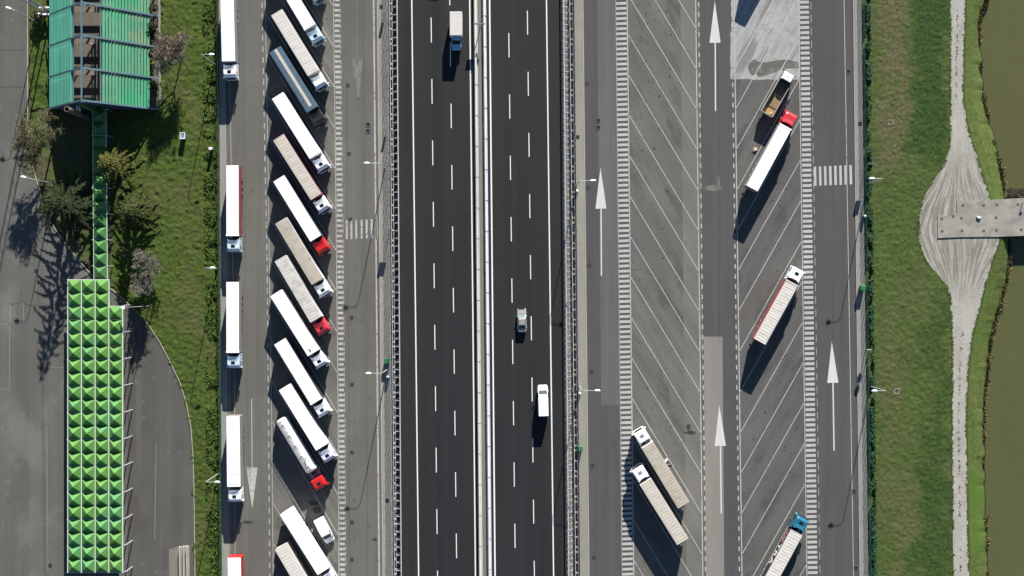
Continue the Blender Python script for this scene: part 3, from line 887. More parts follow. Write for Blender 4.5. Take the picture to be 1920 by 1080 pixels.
mb.box(-.5, .5, -.5, -.36, 0, .04); mb.box(-.5, .5, .36, .5, 0, .04); mb.box(-.5, -.36, -.36, .36, 0, .04); mb.box(.36, .5, -.36, .36, 0, .04)
ME_DRF = mb.mesh('drain_frame')
mb = MB()
for i in range(5):
    mb.box(-.33, .33, -.33 + i * .145, -.26 + i * .145, 0, .03)
ME_DRG = mb.mesh('drain_grate')
for (x, y, z, lab) in ((1591, 134, 0.004, 'square drain grate in a pale frame by the far kerb near the top'), (1601, 922, 0.004, 'square drain grate by the far kerb beside the tall arrow stem'),
                       (1605, 1065, 0.004, 'square drain grate by the far kerb at the bottom edge'), (690, 233.5, 0.01, 'upper of two paired drain grates in the faded arrow lane'),
                       (690, 245.5, 0.01, 'lower of two paired drain grates in the faded arrow lane'), (1121.5, 226, 0.01, 'upper of two paired drain grates above the big white arrow'),
                       (1121.5, 239, 0.01, 'lower of two paired drain grates above the big white arrow'), (715, 13, 0.134, 'small drain grate in the pavement at the top edge'),
                       (726, 938, 0.134, 'small dark drain grate in the pavement near the bottom'), (1083, 257, 0.134, 'small dark drain grate in the pavement opposite the paired grates'),
                       (1612, 232, 0.134, 'small dark drain grate in the pavement by the ivy'), (1670, 229, 0.05, 'pale square inspection chamber in the brown meadow'),
                       (1681.5, 733, 0.05, 'pale square inspection chamber in the green meadow'), (94, 1060, 0.004, 'small square drain in the forecourt beside the green canopy end'),
                       (78, 690, 0.004, 'small square drain in the forecourt beside a pale slot channel'), (68, 508, 0.004, 'small square drain in the forecourt under the tree shadow')):
    p = W(x, y)
    t = thing('drain_grate', lab, 'drain', (p.x, p.y, z), group='square drains and chambers')
    small = (z > 0.1 or x < 100)
    if small:
        t.scale = (0.7, 0.7, 1)
    put('frame', ME_DRF, M_IRON if small else (M_CONC if z > .04 else M_LANE_R2), t)
    put('grate', ME_DRG, M_IRON, t)

# ------------------------------------------------------------------ trucks
def ring(w, yb, yf, c, z, cb=0.05):
    """plan outline of a cab at height z: rear yb, front yf, half width w, front chamfer c"""
    return [(-w, yb, z), (-w, yf - c, z), (-w + 0.35 * c, yf - 0.3 * c, z), (-w + c, yf, z), (w - c, yf, z), (w - 0.35 * c, yf - 0.3 * c, z), (w, yf - c, z), (w, yb, z)]


def cab_mesh(top=3.72):
    mb = MB()
    s = (top - 2.0) / 1.72
    mb.loft([ring(1.2, .72, 2.96, .16, .75), ring(1.24, .72, 3.05, .2, 1.05), ring(1.25, .72, 3.06, .25, 2.0), ring(1.23, .72, 2.98, .26, 2.0 + 1.0 * s), ring(1.21, .73, 2.84, .28, 2.0 + 1.36 * s),
             ring(1.15, .78, 2.62, .28, 2.0 + 1.6 * s), ring(1.05, .88, 2.42, .25, top)])
    return mb.mesh('cab', 0.03)


def cab_parts(t, col, y0=0.0, top=3.72, hatch=True, deflector=True, visor=True, fairing=True, mat_trim=None, hatch_mat=None):
    s = (top - 2.0) / 1.72
    c = put('cab', cached(('cab', top), lambda: cab_mesh(top)), col, t, (0, y0, 0))

    def sub(key, fn, name, mat, loc=(0, 0, 0), bev=0.0):
        return put(name, cached((key, top), lambda: fn().mesh(name, bev)), mat, c, loc)
    sub('ws', lambda: MB().add([(-1.0, 3.075, 2.05), (1.0, 3.075, 2.05), (.95, 3.0, 2.0 + .93 * s), (-.95, 3.0, 2.0 + .93 * s), (-1.0, 3.05, 2.05), (1.0, 3.05, 2.05), (.95, 2.96, 2.0 + .93 * s), (-.95, 2.96, 2.0 + .93 * s)],
                               [(0, 1, 2, 3), (7, 6, 5, 4), (0, 4, 5, 1), (1, 5, 6, 2), (2, 6, 7, 3), (3, 7, 4, 0)]), 'windscreen', M_GLASS)
    for sx in (-1, 1):
        sub(('sw', sx), lambda: MB().box(sx * 1.235 - .02, sx * 1.235 + .03, 1.75, 2.7, 2.1, 2.0 + .8 * s), 'side_window', M_GLASS)
        sub(('mir', sx), lambda: MB().box(sx * 1.42 - .13, sx * 1.42 + .13, 2.78, 2.95, 1.9, 2.75).bar((sx * 1.2, 2.75, 2.7), (sx * 1.42, 2.85, 2.7), .06), 'mirror', mat_trim or col, bev=0.02)
        sub(('hl', sx), lambda: MB().box(sx * .95 - .2, sx * .95 + .2, 3.02, 3.11, .75, 1.0), 'headlight', M_LIGHT)
    sub('grille', lambda: [m := MB(), [m.box(-.75, .75, 3.04, 3.09, 1.1 + i * .16, 1.2 + i * .16) for i in range(5)]][0], 'grille', M_DARK)
    sub('bumper', lambda: MB().box(-1.22, 1.22, 2.75, 3.12, .38, .74), 'bumper', col, bev=0.04)
    if visor:
        sub('visor', lambda: MB().add([(-1.0, 3.0, 2.0 + 1.0 * s), (1.0, 3.0, 2.0 + 1.0 * s), (1.05, 3.22, 2.0 + .86 * s), (-1.05, 3.22, 2.0 + .86 * s), (-1.0, 3.0, 2.0 + .95 * s), (1.0, 3.0, 2.0 + .95 * s), (1.05, 3.2, 2.0 + .82 * s), (-1.05, 3.2, 2.0 + .82 * s)],
                                      [(0, 1, 2, 3), (7, 6, 5, 4), (0, 4, 5, 1), (1, 5, 6, 2), (2, 6, 7, 3), (3, 7, 4, 0)]), 'sun_visor', M_GLASS)
    if hatch:
        sub('hatch', lambda: MB().box(-.38, .38, 1.62, 2.22, top - .06, top + .035), 'roof_hatch', hatch_mat or M_GLASS)
    if deflector:
        sub('defl', lambda: MB().add([(-.95, 1.5, top - .02), (.95, 1.5, top - .02), (1.08, .75, top - .1), (.45, .98, top - .05), (-.45, .98, top - .05), (-1.08, .75, top - .1),
                                      (-.8, 1.42, top + .04), (.8, 1.42, top + .04), (1.06, .55, top + .24), (.5, .8, top + .26), (-.5, .8, top + .26), (-1.06, .55, top + .24)],
                                     [(0, 1, 7, 6), (1, 2, 8, 7), (2, 3, 9, 8), (3, 4, 10, 9), (4, 5, 11, 10), (5, 0, 6, 11), (6, 7, 8, 9, 10, 11)]), 'wind_deflector', col)
    if fairing:
        for sx in (-1, 1):
            sub(('fair', sx), lambda: MB().add([(sx * 1.24, .75, .95), (sx * 1.24, .18, .95), (sx * 1.22, .30, 2.0 + 1.1 * s), (sx * 1.1, .74, 2.0 + 1.6 * s), (sx * 1.19, .75, .95), (sx * 1.19, .18, .95), (sx * 1.17, .30, 2.0 + 1.1 * s), (sx * 1.05, .74, 2.0 + 1.6 * s)],
                                               [(0, 1, 2, 3), (7, 6, 5, 4), (0, 4, 5, 1), (1, 5, 6, 2), (2, 6, 7, 3), (3, 7, 4, 0)]), 'side_fairing', col)
    return c


def wheel_mesh(w, r):
    mb = MB()
    n = 18
    rings = []
    for (x, rr) in ((-w / 2, r * .6), (-w / 2, r * .93), (-w / 2 + .04, r), (w / 2 - .04, r), (w / 2, r * .93), (w / 2, r * .6)):
        rings.append([(x, rr * math.cos(2 * PI * i / n), rr * math.sin(2 * PI * i / n)) for i in range(n)])
    mb.loft(rings)
    return mb.mesh('wheel', smooth=False)


def rim_mesh(w, r):
    mb = MB()
    for sx in (-1, 1):
        mb.tube((sx * (w / 2 - .02), 0, 0), (sx * (w / 2 + .015), 0, 0), r * .56, r * .5, 14)
        mb.tube((sx * (w / 2), 0, 0), (sx * (w / 2 + .05), 0, 0), r * .2, r * .16, 8)
    return mb.mesh('rim')


def wheels(t, spots, w=.32, r=.5):
    for (x, y) in spots:
        o = put('wheel', cached(('wheel', w, r), lambda: wheel_mesh(w, r)), M_BLACK, t, (x, y, r))
        put('rim', cached(('rim', w, r), lambda: rim_mesh(w, r)), M_RIM, o)


def tractor_under(t):
    def fn():
        mb = MB()
        for sx in (-1, 1):
            mb.box(sx * .42 - .05, sx * .42 + .05, -3.2, 2.7, .72, .98)
        mb.box(-.42, .42, -2.6, -2.4, .7, .95); mb.box(-.42, .42, -.2, 0, .7, .95)
        mb.tube((0, -1.25, .98), (0, -1.25, 1.1), .5, n=14)
        mb.box(-.6, .6, .3, .6, .95, 1.5)
        return mb.mesh('tractor_chassis')
    put('tractor_chassis', cached('tractor_chassis', fn), M_DARK, t)
    for sx in (-1, 1):
        put('fuel_tank', cached(('tank', sx), lambda: MB().tube((sx * .9, -.6, .72), (sx * .9, .45, .72), .3, n=12).mesh('fuel_tank')), M_CHROME, t)


def roof_mesh(kind, L, w):
    mb = MB()
    if kind == 'flat':
        n = 8
        prof = [(-w + .03, 3.96), (-w + .03, 4.0), (-w * .5, 4.025), (0, 4.035), (w * .5, 4.025), (w - .03, 4.0), (w - .03, 3.96)]
        rings = []
        st = np.linspace(-L + .03, -.03, n * 2)
        rings = [[(x, y, z) for (x, z) in prof] for y in st]
        mb.loft(rings)
        for i in range(1, 6):
            y = -L * i / 6
            mb.box(-w + .06, w - .06, y - .02, y + .02, 4.03, 4.043)
    else:
        nb = 22
        st = np.linspace(-L + .03, -.03, nb * 6 + 1)
        rings = []
        for i, y in enumerate(st):
            ph = (i % 6) / 6.0
            sag = -.020 * math.sin(PI * ph) + 0.012 * math.sin(i * 1.7)
            ctr = 4.03 + sag
            prof = [(-w + .02, 3.9), (-w + .02, 4.0), (-w * .7, ctr), (0, ctr + .01 * math.sin(i * .37)), (w * .7, ctr), (w - .02, 4.0), (w - .02, 3.9)]
            rings.append([(x, y, z) for (x, z) in prof])
        mb.loft(rings)
    return mb.mesh('trailer_roof')


def trailer_mesh(L, w):
    mb = MB()
    mb.box(-w, w, -L, 0, 1.15, 3.97)
    return mb.mesh('trailer', 0.03)


def straps_mesh(L, w):
    mb = MB()
    n = 22
    for sx in (-1, 1):
        for i in range(n):
            y = -.35 - (L - .7) * i / (n - 1)
            mb.box(sx * w - .02 if sx > 0 else sx * w - .025, sx * w + .025 if sx > 0 else sx * w + .02, y - .03, y + .03, .98, 1.55)
        mb.box(min(sx * w, sx * (w + .02)), max(sx * w, sx * (w + .02)), -L, 0, 3.86, 3.96)
    return mb.mesh('side_straps')


def chassis_mesh(L, w):
    mb = MB()
    for sx in (-1, 1):
        mb.box(sx * .5 - .06, sx * .5 + .06, -L + .1, -.4, .85, 1.14)
        mb.box(sx * (w - .06) - .02, sx * (w - .06) + .02, -L + 5.9, -3.6, .5, .62)
        mb.box(sx * (w - .06) - .02, sx * (w - .06) + .02, -L + 5.9, -3.6, .78, .9)
    for i in range(9):
        y = -L + .3 + i * (L - .9) / 8
        mb.box(-w + .1, w - .1, y - .05, y + .05, 1.02, 1.14)
    mb.box(-1.15, 1.15, -L, -L + .1, .45, .58)
    mb.box(-.95, .95, -L + 5.6, -L + 6.2, .55, .85)
    return mb.mesh('trailer_chassis')


def semi(corners, label, side, roof, cabcol, roofkind='flat', hatch=True, deflector=True, visor=True, header=True, rearmat=None, hatch_mat=None, trim=None, group=None, name='articulated_lorry'):
    """corners: survey pixels of the roof (z = 4): rear a, rear b, front a, front b"""
    P = [W(x, y, 4.0) for (x, y) in corners]
    rm = (P[0] + P[1]) / 2
    fm = (P[2] + P[3]) / 2
    d = fm - rm
    L = round(d.length * 10) / 10
    L = 13.6 if abs(L - 13.6) < .35 else L
    w = ((P[0] - P[1]).length + (P[2] - P[3]).length) / 4
    w = min(1.29, max(1.2, round(w * 50) / 50))
    ang = math.atan2(d.y, d.x) - PI / 2
    t = thing(name, label, 'lorry', (fm.x, fm.y, 0.006), ang, group or 'lorries parked in the service area')
    key = (L, w)
    tr = put('trailer', cached(('trailer', key), lambda: trailer_mesh(L, w)), side, t)
    put('trailer_roof', cached(('roof', roofkind, key), lambda: roof_mesh(roofkind, L, w)), roof, tr)
    put('side_straps', cached(('straps', key), lambda: straps_mesh(L, w)), M_STEEL_D, tr)
    put('rear_door', cached(('rd', key), lambda: [m := MB(), m.box(-w + .06, -.01, -L - .03, -L - .004, 1.25, 3.88), m.box(.01, w - .06, -L - .03, -L - .004, 1.25, 3.88),
                                                  [m.tube((x, -L - .05, 1.25), (x, -L - .05, 3.88), .025, n=6) for x in (-.75, -.3, .3, .75)]][0].mesh('rear_door')), rearmat or side, tr)
    if header:
        put('front_cap', cached(('hdr', key), lambda: MB().box(-w - .05, w + .05, -.30, .02, 3.82, 4.06).mesh('front_cap', 0.03)), roof, tr)
    for sx in (-1, 1):
        put('tail_light', cached(('tl', sx, key), lambda: MB().box(sx * 1.0 - .18, sx * 1.0 + .18, -L - .03, -L + .04, .86, 1.0).mesh('tail_light')), M_TAIL, tr)
        put('landing_leg', cached(('ll', sx), lambda: MB().box(sx * .75 - .07, sx * .75 + .07, -2.75, -2.6, .12, 1.14).box(sx * .75 - .16, sx * .75 + .16, -2.83, -2.52, .04, .12).mesh('landing_leg')), M_DARK, tr)
    put('trailer_chassis', cached(('tch', key), lambda: chassis_mesh(L, w)), M_DARK, t)
    cab_parts(t, cabcol, 0.0, 3.72, hatch, deflector, visor, True, trim, hatch_mat)
    tractor_under(t)
    ws = [(sx * 1.04, y) for y in (-L + 2.6, -L + 3.9, -L + 5.2) for sx in (-1, 1)]
    ws += [(sx * 1.02, 1.75) for sx in (-1, 1)] + [(sx * .92, -1.55) for sx in (-1, 1)]
    wheels(t, ws, .36, .5)
    return t, L, w, tr


P_WHITE = paint('white vehicle paint', (0.80, 0.80, 0.80), dirt=0.02)
P_WHITE2 = paint('dull white paint', (0.66, 0.66, 0.65), dirt=0.06, blots=[(0.5, 0.12, 0, 3, 0.55, 0.7, (0.5, 0.49, 0.46), 0.6)])
P_ROOFW = paint('white trailer roof', (0.80, 0.80, 0.80), rough=0.6, dirt=0.03, blots=[(0.8, 0.15, 0, 4, 0.6, 0.75, (0.66, 0.66, 0.66), 0.5)])
P_CREAM = paint('cream tarpaulin', (0.43, 0.395, 0.34), rough=0.8, dirt=0.10, blots=[(0.6, 0.5, 0, 5, 0.52, 0.68, (0.38, 0.33, 0.26), 0.6)])
P_OFFW = paint('off white tarpaulin', (0.50, 0.475, 0.435), rough=0.8, dirt=0.07, blots=[(0.5, 1.4, 0, 4, 0.54, 0.7, (0.40, 0.365, 0.33), 0.6)])
P_BEIGE = paint('beige dirty tarpaulin', (0.36, 0.325, 0.265), rough=0.85, dirt=0.12, blots=[(0.5, 1.2, 0, 5, 0.5, 0.66, (0.29, 0.25, 0.19), 0.7)])
P_GREYT = paint('grey stained tarpaulin', (0.46, 0.44, 0.40), rough=0.85, dirt=0.12, blots=[(0.7, 0.8, 0, 5, 0.5, 0.66, (0.30, 0.285, 0.25), 0.75)])
P_BLUET = paint('slate blue tarpaulin', (0.050, 0.093, 0.135), rough=0.75, dirt=0.12)
P_REDS = paint('faded red curtain', (0.27, 0.045, 0.045), rough=0.6, dirt=0.08)
P_REDD = paint('dark red curtain', (0.20, 0.03, 0.06), rough=0.6, dirt=0.08)
P_RED = paint('red cab paint', (0.46, 0.016, 0.016), rough=0.3, dirt=0.05)
P_REDR = paint('rose red cab paint', (0.50, 0.035, 0.05), rough=0.3, dirt=0.05)
P_BLACKC = paint('black cab paint', (0.016, 0.017, 0.019), rough=0.4, dirt=0.1)
P_SKY = paint('pale blue cab paint', (0.48, 0.60, 0.66), rough=0.3, dirt=0.05)
P_TEAL = paint('teal blue cab paint', (0.013, 0.105, 0.165), rough=0.3, dirt=0.1)
P_GREYS = paint('grey blue curtain', (0.22, 0.25, 0.31), rough=0.6, dirt=0.08)
P_TANS = paint('grey beige curtain', (0.23, 0.22, 0.20), rough=0.6, dirt=0.08)
P_DARKS = paint('dark grey curtain', (0.07, 0.075, 0.085), rough=0.6, dirt=0.1)
P_BLKS = paint('black curtain', (0.022, 0.022, 0.026), rough=0.6, dirt=0.1)
P_LILAC = paint('lilac white cab paint', (0.62, 0.62, 0.72), rough=0.3, dirt=0.05)

# column along the hedge, noses to the south
semi([(412.5, -17.5), (438.2, -17.5), (415.6, 115), (441.5, 115)], 'white lorry with grey blue curtain beside the hedge, cut by the top edge', P_GREYS, P_ROOFW, P_WHITE, visor=False, header=False)
semi([(424, 310), (447.5, 310), (424.3, 442.5), (447.7, 442.5)], 'white roofed lorry with plain red curtain side parked along the hedge', P_REDS, P_ROOFW, P_SKY, visor=False)
semi([(424, 529), (448, 529), (424.2, 661.5), (448.2, 661.5)], 'white lorry with grey beige side and pale blue cab along the hedge', P_TANS, P_ROOFW, P_SKY)
semi([(423, 778.5), (450.5, 778.5), (425.3, 913), (451.5, 913)], 'white lorry with ribbed roof beside the solid white arrow', P_TANS, P_ROOFW, P_WHITE, 'tarp', visor=False, header=False)
semi([(426, 1046), (452, 1046), (428.5, 1178), (454.5, 1178)], 'white roofed lorry with red rear and side at the bottom edge', P_RED, P_ROOFW, P_WHITE, rearmat=P_RED)

# slanted bays
bays = [
    ([(508.5, -106), (530, -118), (569.5, 8 - 30), (592, -3 - 30)], 'lorry of which only the pale blue nose shows at the top edge', P_WHITE, P_ROOFW, P_SKY, dict()),
    ([(501.5, -59), (522, -70), (570, 56), (592, 45.5)], 'white lorry with dark roof hatch, first whole cab from the top of the slanted bays', P_WHITE2, P_ROOFW, P_SKY, dict()),
    ([(508, 27.5), (527.5, 16), (575.8, 142), (599, 131)], 'off white ribbed lorry beside the slate blue one, no roof hatch', P_WHITE2, P_OFFW, P_WHITE, dict(roofkind='tarp', hatch=False, header=False)),
    ([(504.5, 97.5), (525, 86), (574.5, 211), (596.3, 199.5)], 'slate blue lorry with cream stripe along its roof and black cab', P_BLUET, P_BLUET, P_BLACKC, dict(roofkind='flat', hatch=False, header=False, visor=False)),
    ([(508.3, 184), (530, 170.5), (580, 297), (602, 286)], 'clean white lorry directly below the slate blue one', P_WHITE, P_ROOFW, P_WHITE, dict(header=False)),
    ([(511.3, 261), (530, 250), (582, 374.5), (603.3, 364)], 'cream roofed lorry with dark red side and white cab', P_REDD, P_CREAM, P_WHITE, dict(roofkind='tarp', header=False)),
    ([(511.3, 339.5), (532.5, 327.5), (581.2, 452.5), (603, 442)], 'white roofed lorry with bright red cab and no roof hatch', P_DARKS, P_ROOFW, P_RED, dict(hatch=False, header=False)),
    ([(516, 420.5), (538, 408), (583.8, 534), (606.2, 521.3)], 'dirty beige roofed lorry with white cab above the crimson one', P_WHITE2, P_BEIGE, P_WHITE, dict(header=False)),
    ([(515, 491), (537, 479), (581.2, 605.5), (604.5, 592.5)], 'grey stained lorry with a red cab and dark hatch', P_WHITE2, P_GREYT, P_REDR, dict(roofkind='tarp', header=False)),
    ([(507.5, 559), (530, 544.5), (576.2, 668), (599.5, 655.5)], 'white lorry below the grey stained one, small dark vent near its roof front', P_WHITE2, P_ROOFW, P_WHITE, dict(header=False)),
    ([(515, 647.5), (535.7, 635), (582.6, 760), (604.2, 746.3)], 'white lorry with faint roof ribs and black side, two above the tanker', P_BLKS, P_ROOFW, P_WHITE, dict()),
    ([(522.5, 733), (545, 719.6), (592.5, 845), (614, 832.6)], 'white lorry with lilac cab parked next above the silver tanker', P_WHITE2, P_ROOFW, P_LILAC, dict(header=False)),
    ([(522.5, 967.5), (547.5, 950), (597.5, 1079), (614.5, 1065)], 'white lorry with open slatted side beside the parked white van', P_WHITE, P_ROOFW, P_LILAC, dict(header=False)),
    ([(515, 1031.5), (537.5, 1019), (582, 1146), (604.5, 1133.5)], 'cream lorry cut by the bottom edge, lowest in the slanted bays', P_CREAM, P_OFFW, P_WHITE, dict(roofkind='tarp', header=False)),
]
TR = []
for (c, lab, side, roof, cabc, kw) in bays:
    TR.append(semi(c, lab, side, roof, cabc, **kw))
# cream stripe on the slate blue roof
t, L, w, tr = TR[3]
obj('roof_stripe', MB().box(-.36, .22, -L + .05, -.7, 4.03, 4.052), P_CREAM, tr)
t, L, w, tr = TR[9]
obj('roof_vent', MB().box(.22, .40, -1.1, -.55, 4.02, 4.10), M_DARK, tr)
t, L, w, tr = TR[12]
mb = MB()
for i in range(15):
    y = -2.2 - i * .62
    mb.bar((w + .03, y, 3.1), (w + .03, y - .45, 3.75), .06, .10)
obj('side_lattice', mb, P_WHITE2, tr)

# canal-side bays
semi([(1403, -65), (1424, -54), (1466.5, -181.3), (1487.5, -170)], 'lorry just beyond the top edge whose dark shadow falls on the pale concrete', P_WHITE2, P_ROOFW, P_WHITE)
semi([(1400.8, 346.3), (1421, 357), (1461.8, 231), (1485, 242.5)], 'white roofed lorry with rose red cab beside the open dropside truck', P_TANS, P_ROOFW, P_REDR, hatch=False, visor=False)
semi([(1414, 633), (1434, 649), (1475, 523.5), (1496.3, 536)], 'ribbed cream lorry with faded red side and white cab', P_REDS, P_OFFW, P_WHITE, 'tarp', visor=False, trim=P_WHITE)
R4 = semi([(1419.5, 1108.3), (1441.5, 1120.3), (1483, 992), (1505.2, 1004)], 'cream roofed lorry with teal cab and white letters on black side', P_BLKS, P_OFFW, P_TEAL, 'tarp', visor=True, header=False, hatch_mat=M_GLASS)
semi([(1272, 955), (1292.5, 940.5), (1202.3, 840.5), (1224.8, 827.5)], 'mottled beige lorry with white cab beside a rubbish heap, upper of the pair', P_WHITE2, P_BEIGE, P_WHITE, 'tarp', header=False, deflector=False, hatch_mat=M_STEEL_D)
semi([(1271, 1024.5), (1291.3, 1010), (1200, 910.5), (1220.7, 896)], 'beige ribbed lorry with white cab, lower of the pair over the ladder marking', P_WHITE2, P_CREAM, P_WHITE, 'tarp', header=False, hatch_mat=M_STEEL_D)

# lettering on the black side of the teal-cab lorry
t, L, w, tr = R4
cu = bpy.data.curves.new('lettering', 'FONT')
cu.body = 'TRA'
cu.size = 2.3
cu.space_character = 1.12
cu.extrude = 0.004
cu.offset = 0.03
tmp = bpy.data.objects.new('lettering_source', cu)
COL.objects.link(tmp)
dg = bpy.context.evaluated_depsgraph_get()
me = bpy.data.meshes.new_from_object(tmp.evaluated_get(dg))
bpy.data.objects.remove(tmp)
me.materials.clear()
me.materials.append(None)
# text x runs front to rear, text y runs up, and the face looks out of the left side
let = put('lettering', me, P_WHITE, tr)
let.matrix_local = Matrix(((0, 0, -1, -w - .012), (-1, 0, 0, -3.45), (0, 1, 0, 1.72), (0, 0, 0, 1)))
mb = MB()
r2 = random.Random(4)
for i in range(9):
    y = -.55 - i * .29
    z = 1.6 + (i % 3) * .45
    mb.box(-w - .02, -w - .004, y - .16, y + .12, z, z + r2.uniform(.7, 1.1))
obj('pink_emblem', mb, paint('dusty pink print', (0.42, 0.16, 0.21), rough=0.6), tr)
obj('lower_rail', MB().box(-w - .03, -w - .002, -L, 0, 1.12, 1.24), P_WHITE2, tr)

# silver tanker
P = [W(514, 791, 3.4), W(535.5, 780, 3.4), W(574, 891, 3.4), W(595, 879, 3.4)]
rm, fm = (P[0] + P[1]) / 2, (P[2] + P[3]) / 2
d = fm - rm
L = d.length
t = thing('tanker_lorry', 'long silver tanker lorry with red cab and row of lids', 'lorry', (fm.x, fm.y, 0.006), math.atan2(d.y, d.x) - PI / 2, 'lorries parked in the service area')
mb = MB()
rings = []
for (y, k) in ((-L, .55), (-L + .1, .82), (-L + .3, .95), (-L + .55, 1), (-L * .75, 1), (-L * .5, 1), (-L * .25, 1), (-.55, 1), (-.3, .95), (-.1, .82), (0, .55)):
    rings.append([(1.24 * k * math.cos(2 * PI * i / 28), y, 2.25 + 1.12 * k * math.sin(2 * PI * i / 28)) for i in range(28)])
mb.loft(rings)
M_TANK = surf('polished tank shell', (0.72, 0.71, 0.69), [(0.8, 0.2, 0, 3, 0.05)], rough=0.42, metal=0.25, coord='object', spec=0.5)
tk = obj('tank', mb, M_TANK, t, smooth=True)
mb = MB()
for yy in (-L + .6, -L * .75, -L * .5, -L * .25, -.6):
    rr = [[(q * math.cos(2 * PI * i / 28), yy + dy, 2.25 + q2 * math.sin(2 * PI * i / 28)) for i in range(28)] for (dy, q, q2) in ((-.04, 1.235, 1.115), (-.04, 1.262, 1.142), (.04, 1.262, 1.142), (.04, 1.235, 1.115))]
    mb.loft(rr, False)
obj('tank_hoops', mb, M_STEEL, tk)
M_LID = surf('pale lid paint', (0.58, 0.58, 0.58), rough=.5)
for i in range(5):
    yy = -L + 1.2 + i * (L - 2.6) / 4
    a = obj('hatch_lid', MB().tube((.05, yy, 3.33), (.05, yy, 3.47), .25, .23, 14).tube((.05, yy, 3.47), (.05, yy, 3.53), .07, n=8), M_LID, tk)
    obj('valve', MB().tube((-.12, yy + .55, 3.33), (-.12, yy + .55, 3.45), .10, n=10).bar((-.2, yy + .5, 3.46), (.1, yy + .62, 3.46), .04), M_LID, tk)
mb = MB()
mb.box(.5, .86, -L + .4, -.5, 3.14, 3.2)
for sx in (.48, .9):
    mb.bar((sx, -L + .4, 3.42), (sx, -.5, 3.42), .045)
    for i in range(12):
        y = -L + .4 + i * (L - .9) / 11
        mb.bar((sx, y, 3.05), (sx, y, 3.42), .04)
obj('walkway', mb, surf('pale walkway grating', (0.42, 0.40, 0.36), [(4, 4, 0, 2, 0.2)], rough=0.7), t)
mb = MB()
pp = [(-.55, -3.1, 3.3), (-.2, -2.7, 3.44), (.2, -2.4, 3.42), (.25, -1.6, 3.42), (-.1, -1.1, 3.42)]
for a, b in zip(pp, pp[1:]):
    mb.tube(a, b, .045, n=6)
obj('hose', mb, M_BLACK, tk)
put('trailer_chassis', chassis_mesh(L, 1.2), M_DARK, t)
cab_parts(t, P_RED, .75, 3.45, True, False, True, False)
obj('tractor_deck', MB().box(-1.1, 1.1, -.5, 1.35, .95, 1.05).box(-1.05, -.45, .1, .9, 1.05, 1.7).box(.5, 1.0, .3, 1.2, 1.05, 1.9).tube((-.2, .2, 1.1), (.5, 1.2, 1.3), .12, n=8), M_STEEL_D, t)
tractor_under(t)
wheels(t, [(sx * 1.04, y) for y in (-L + 1.9, -L + 3.2, -L + 4.5) for sx in (-1, 1)] + [(sx * 1.02, 2.45) for sx in (-1, 1)] + [(sx * .92, -1.3) for sx in (-1, 1)], .36, .5)

# open dropside truck
F = (W(1474.5, 131.5, 2.7) + W(1490.5, 140, 2.7)) / 2
B = (W(1428, 208.5, 2.2) + W(1448.5, 217.5, 2.2)) / 2
d = F - B
Ld = d.length
t = thing('dropside_truck', 'open dropside truck with white cab and brown load bed', 'truck', (F.x, F.y, 0.006), math.atan2(d.y, d.x) - PI / 2, 'lorries parked in the service area')
mb = MB()
mb.loft([ring(1.0, -1.8, 0.05, .15, .6), ring(1.06, -1.8, .1, .2, 1.0), ring(1.06, -1.8, .05, .22, 1.7), ring(1.0, -1.78, -.22, .25, 2.45), ring(.9, -1.7, -.42, .2, 2.7)])
cab = obj('cab', mb, P_WHITE, t, bevel=0.03)
obj('windscreen', MB().add([(-.9, .07, 1.72), (.9, .07, 1.72), (.84, -.17, 2.4), (-.84, -.17, 2.4), (-.9, .02, 1.72), (.9, .02, 1.72), (.84, -.22, 2.4), (-.84, -.22, 2.4)], [(0, 1, 2, 3), (7, 6, 5, 4), (0, 4, 5, 1), (1, 5, 6, 2), (2, 6, 7, 3), (3, 7, 4, 0)]), M_GLASS, cab)
obj('roof_vent', MB().box(-.3, .3, -1.02, -.94, 2.69, 2.73), M_STEEL_D, cab)
for sx in (-1, 1):
    obj('mirror', MB().box(sx * 1.28 - .1, sx * 1.28 + .1, -.12, .02, 1.6, 2.1).bar((sx * 1.0, -.1, 1.9), (sx * 1.25, -.05, 1.9), .05), M_DARK, cab)
    obj('headlight', MB().box(sx * .75 - .18, sx * .75 + .18, .07, .14, .75, .95), M_LIGHT, cab)
    obj('side_window', MB().box(sx * 1.05 - .02, sx * 1.05 + .02, -1.3, -.35, 1.65, 2.2), M_GLASS, cab)
obj('bumper', MB().box(-1.05, 1.05, -.15, .2, .4, .62), M_DARK, t, bevel=0.02)
zb = 2.2
bed = obj('load_bed', MB().box(-1.2, 1.2, -Ld, -1.95, 1.0, 1.12), surf('scuffed brown bed', (0.17, 0.145, 0.11), [(1, 1, 0, 4, 0.25)], [(0.6, 0.6, 0, 4, 0.5, 0.62, (0.26, 0.15, 0.06), 0.7)], coord='object'), t)
for sx in (-1, 1):
    obj('side_board', MB().box(sx * 1.22 - .04, sx * 1.22 + .04, -Ld, -1.95, 1.0, zb).box(sx * 1.22 - .06, sx * 1.22 + .06, -Ld, -1.95, zb, zb + .05), surf('grey steel side board', (0.30, 0.30, 0.29), [(2, 2, 0, 3, 0.15)], rough=0.5), t)
obj('headboard', MB().box(-1.2, 1.2, -1.95, -1.87, 1.0, 2.5), M_DARK, t)
obj('tailboard', MB().box(-1.2, 1.2, -Ld - .07, -Ld, 1.0, zb + .03), surf('pale tailboard', (0.42, 0.40, 0.37), rough=0.6), t)
for yy in (-Ld + 1.6, -Ld + 4.1):
    obj('cross_bar', MB().bar((-1.18, yy, zb - .05), (1.18, yy, zb - .05), .07), M_DARK, t)
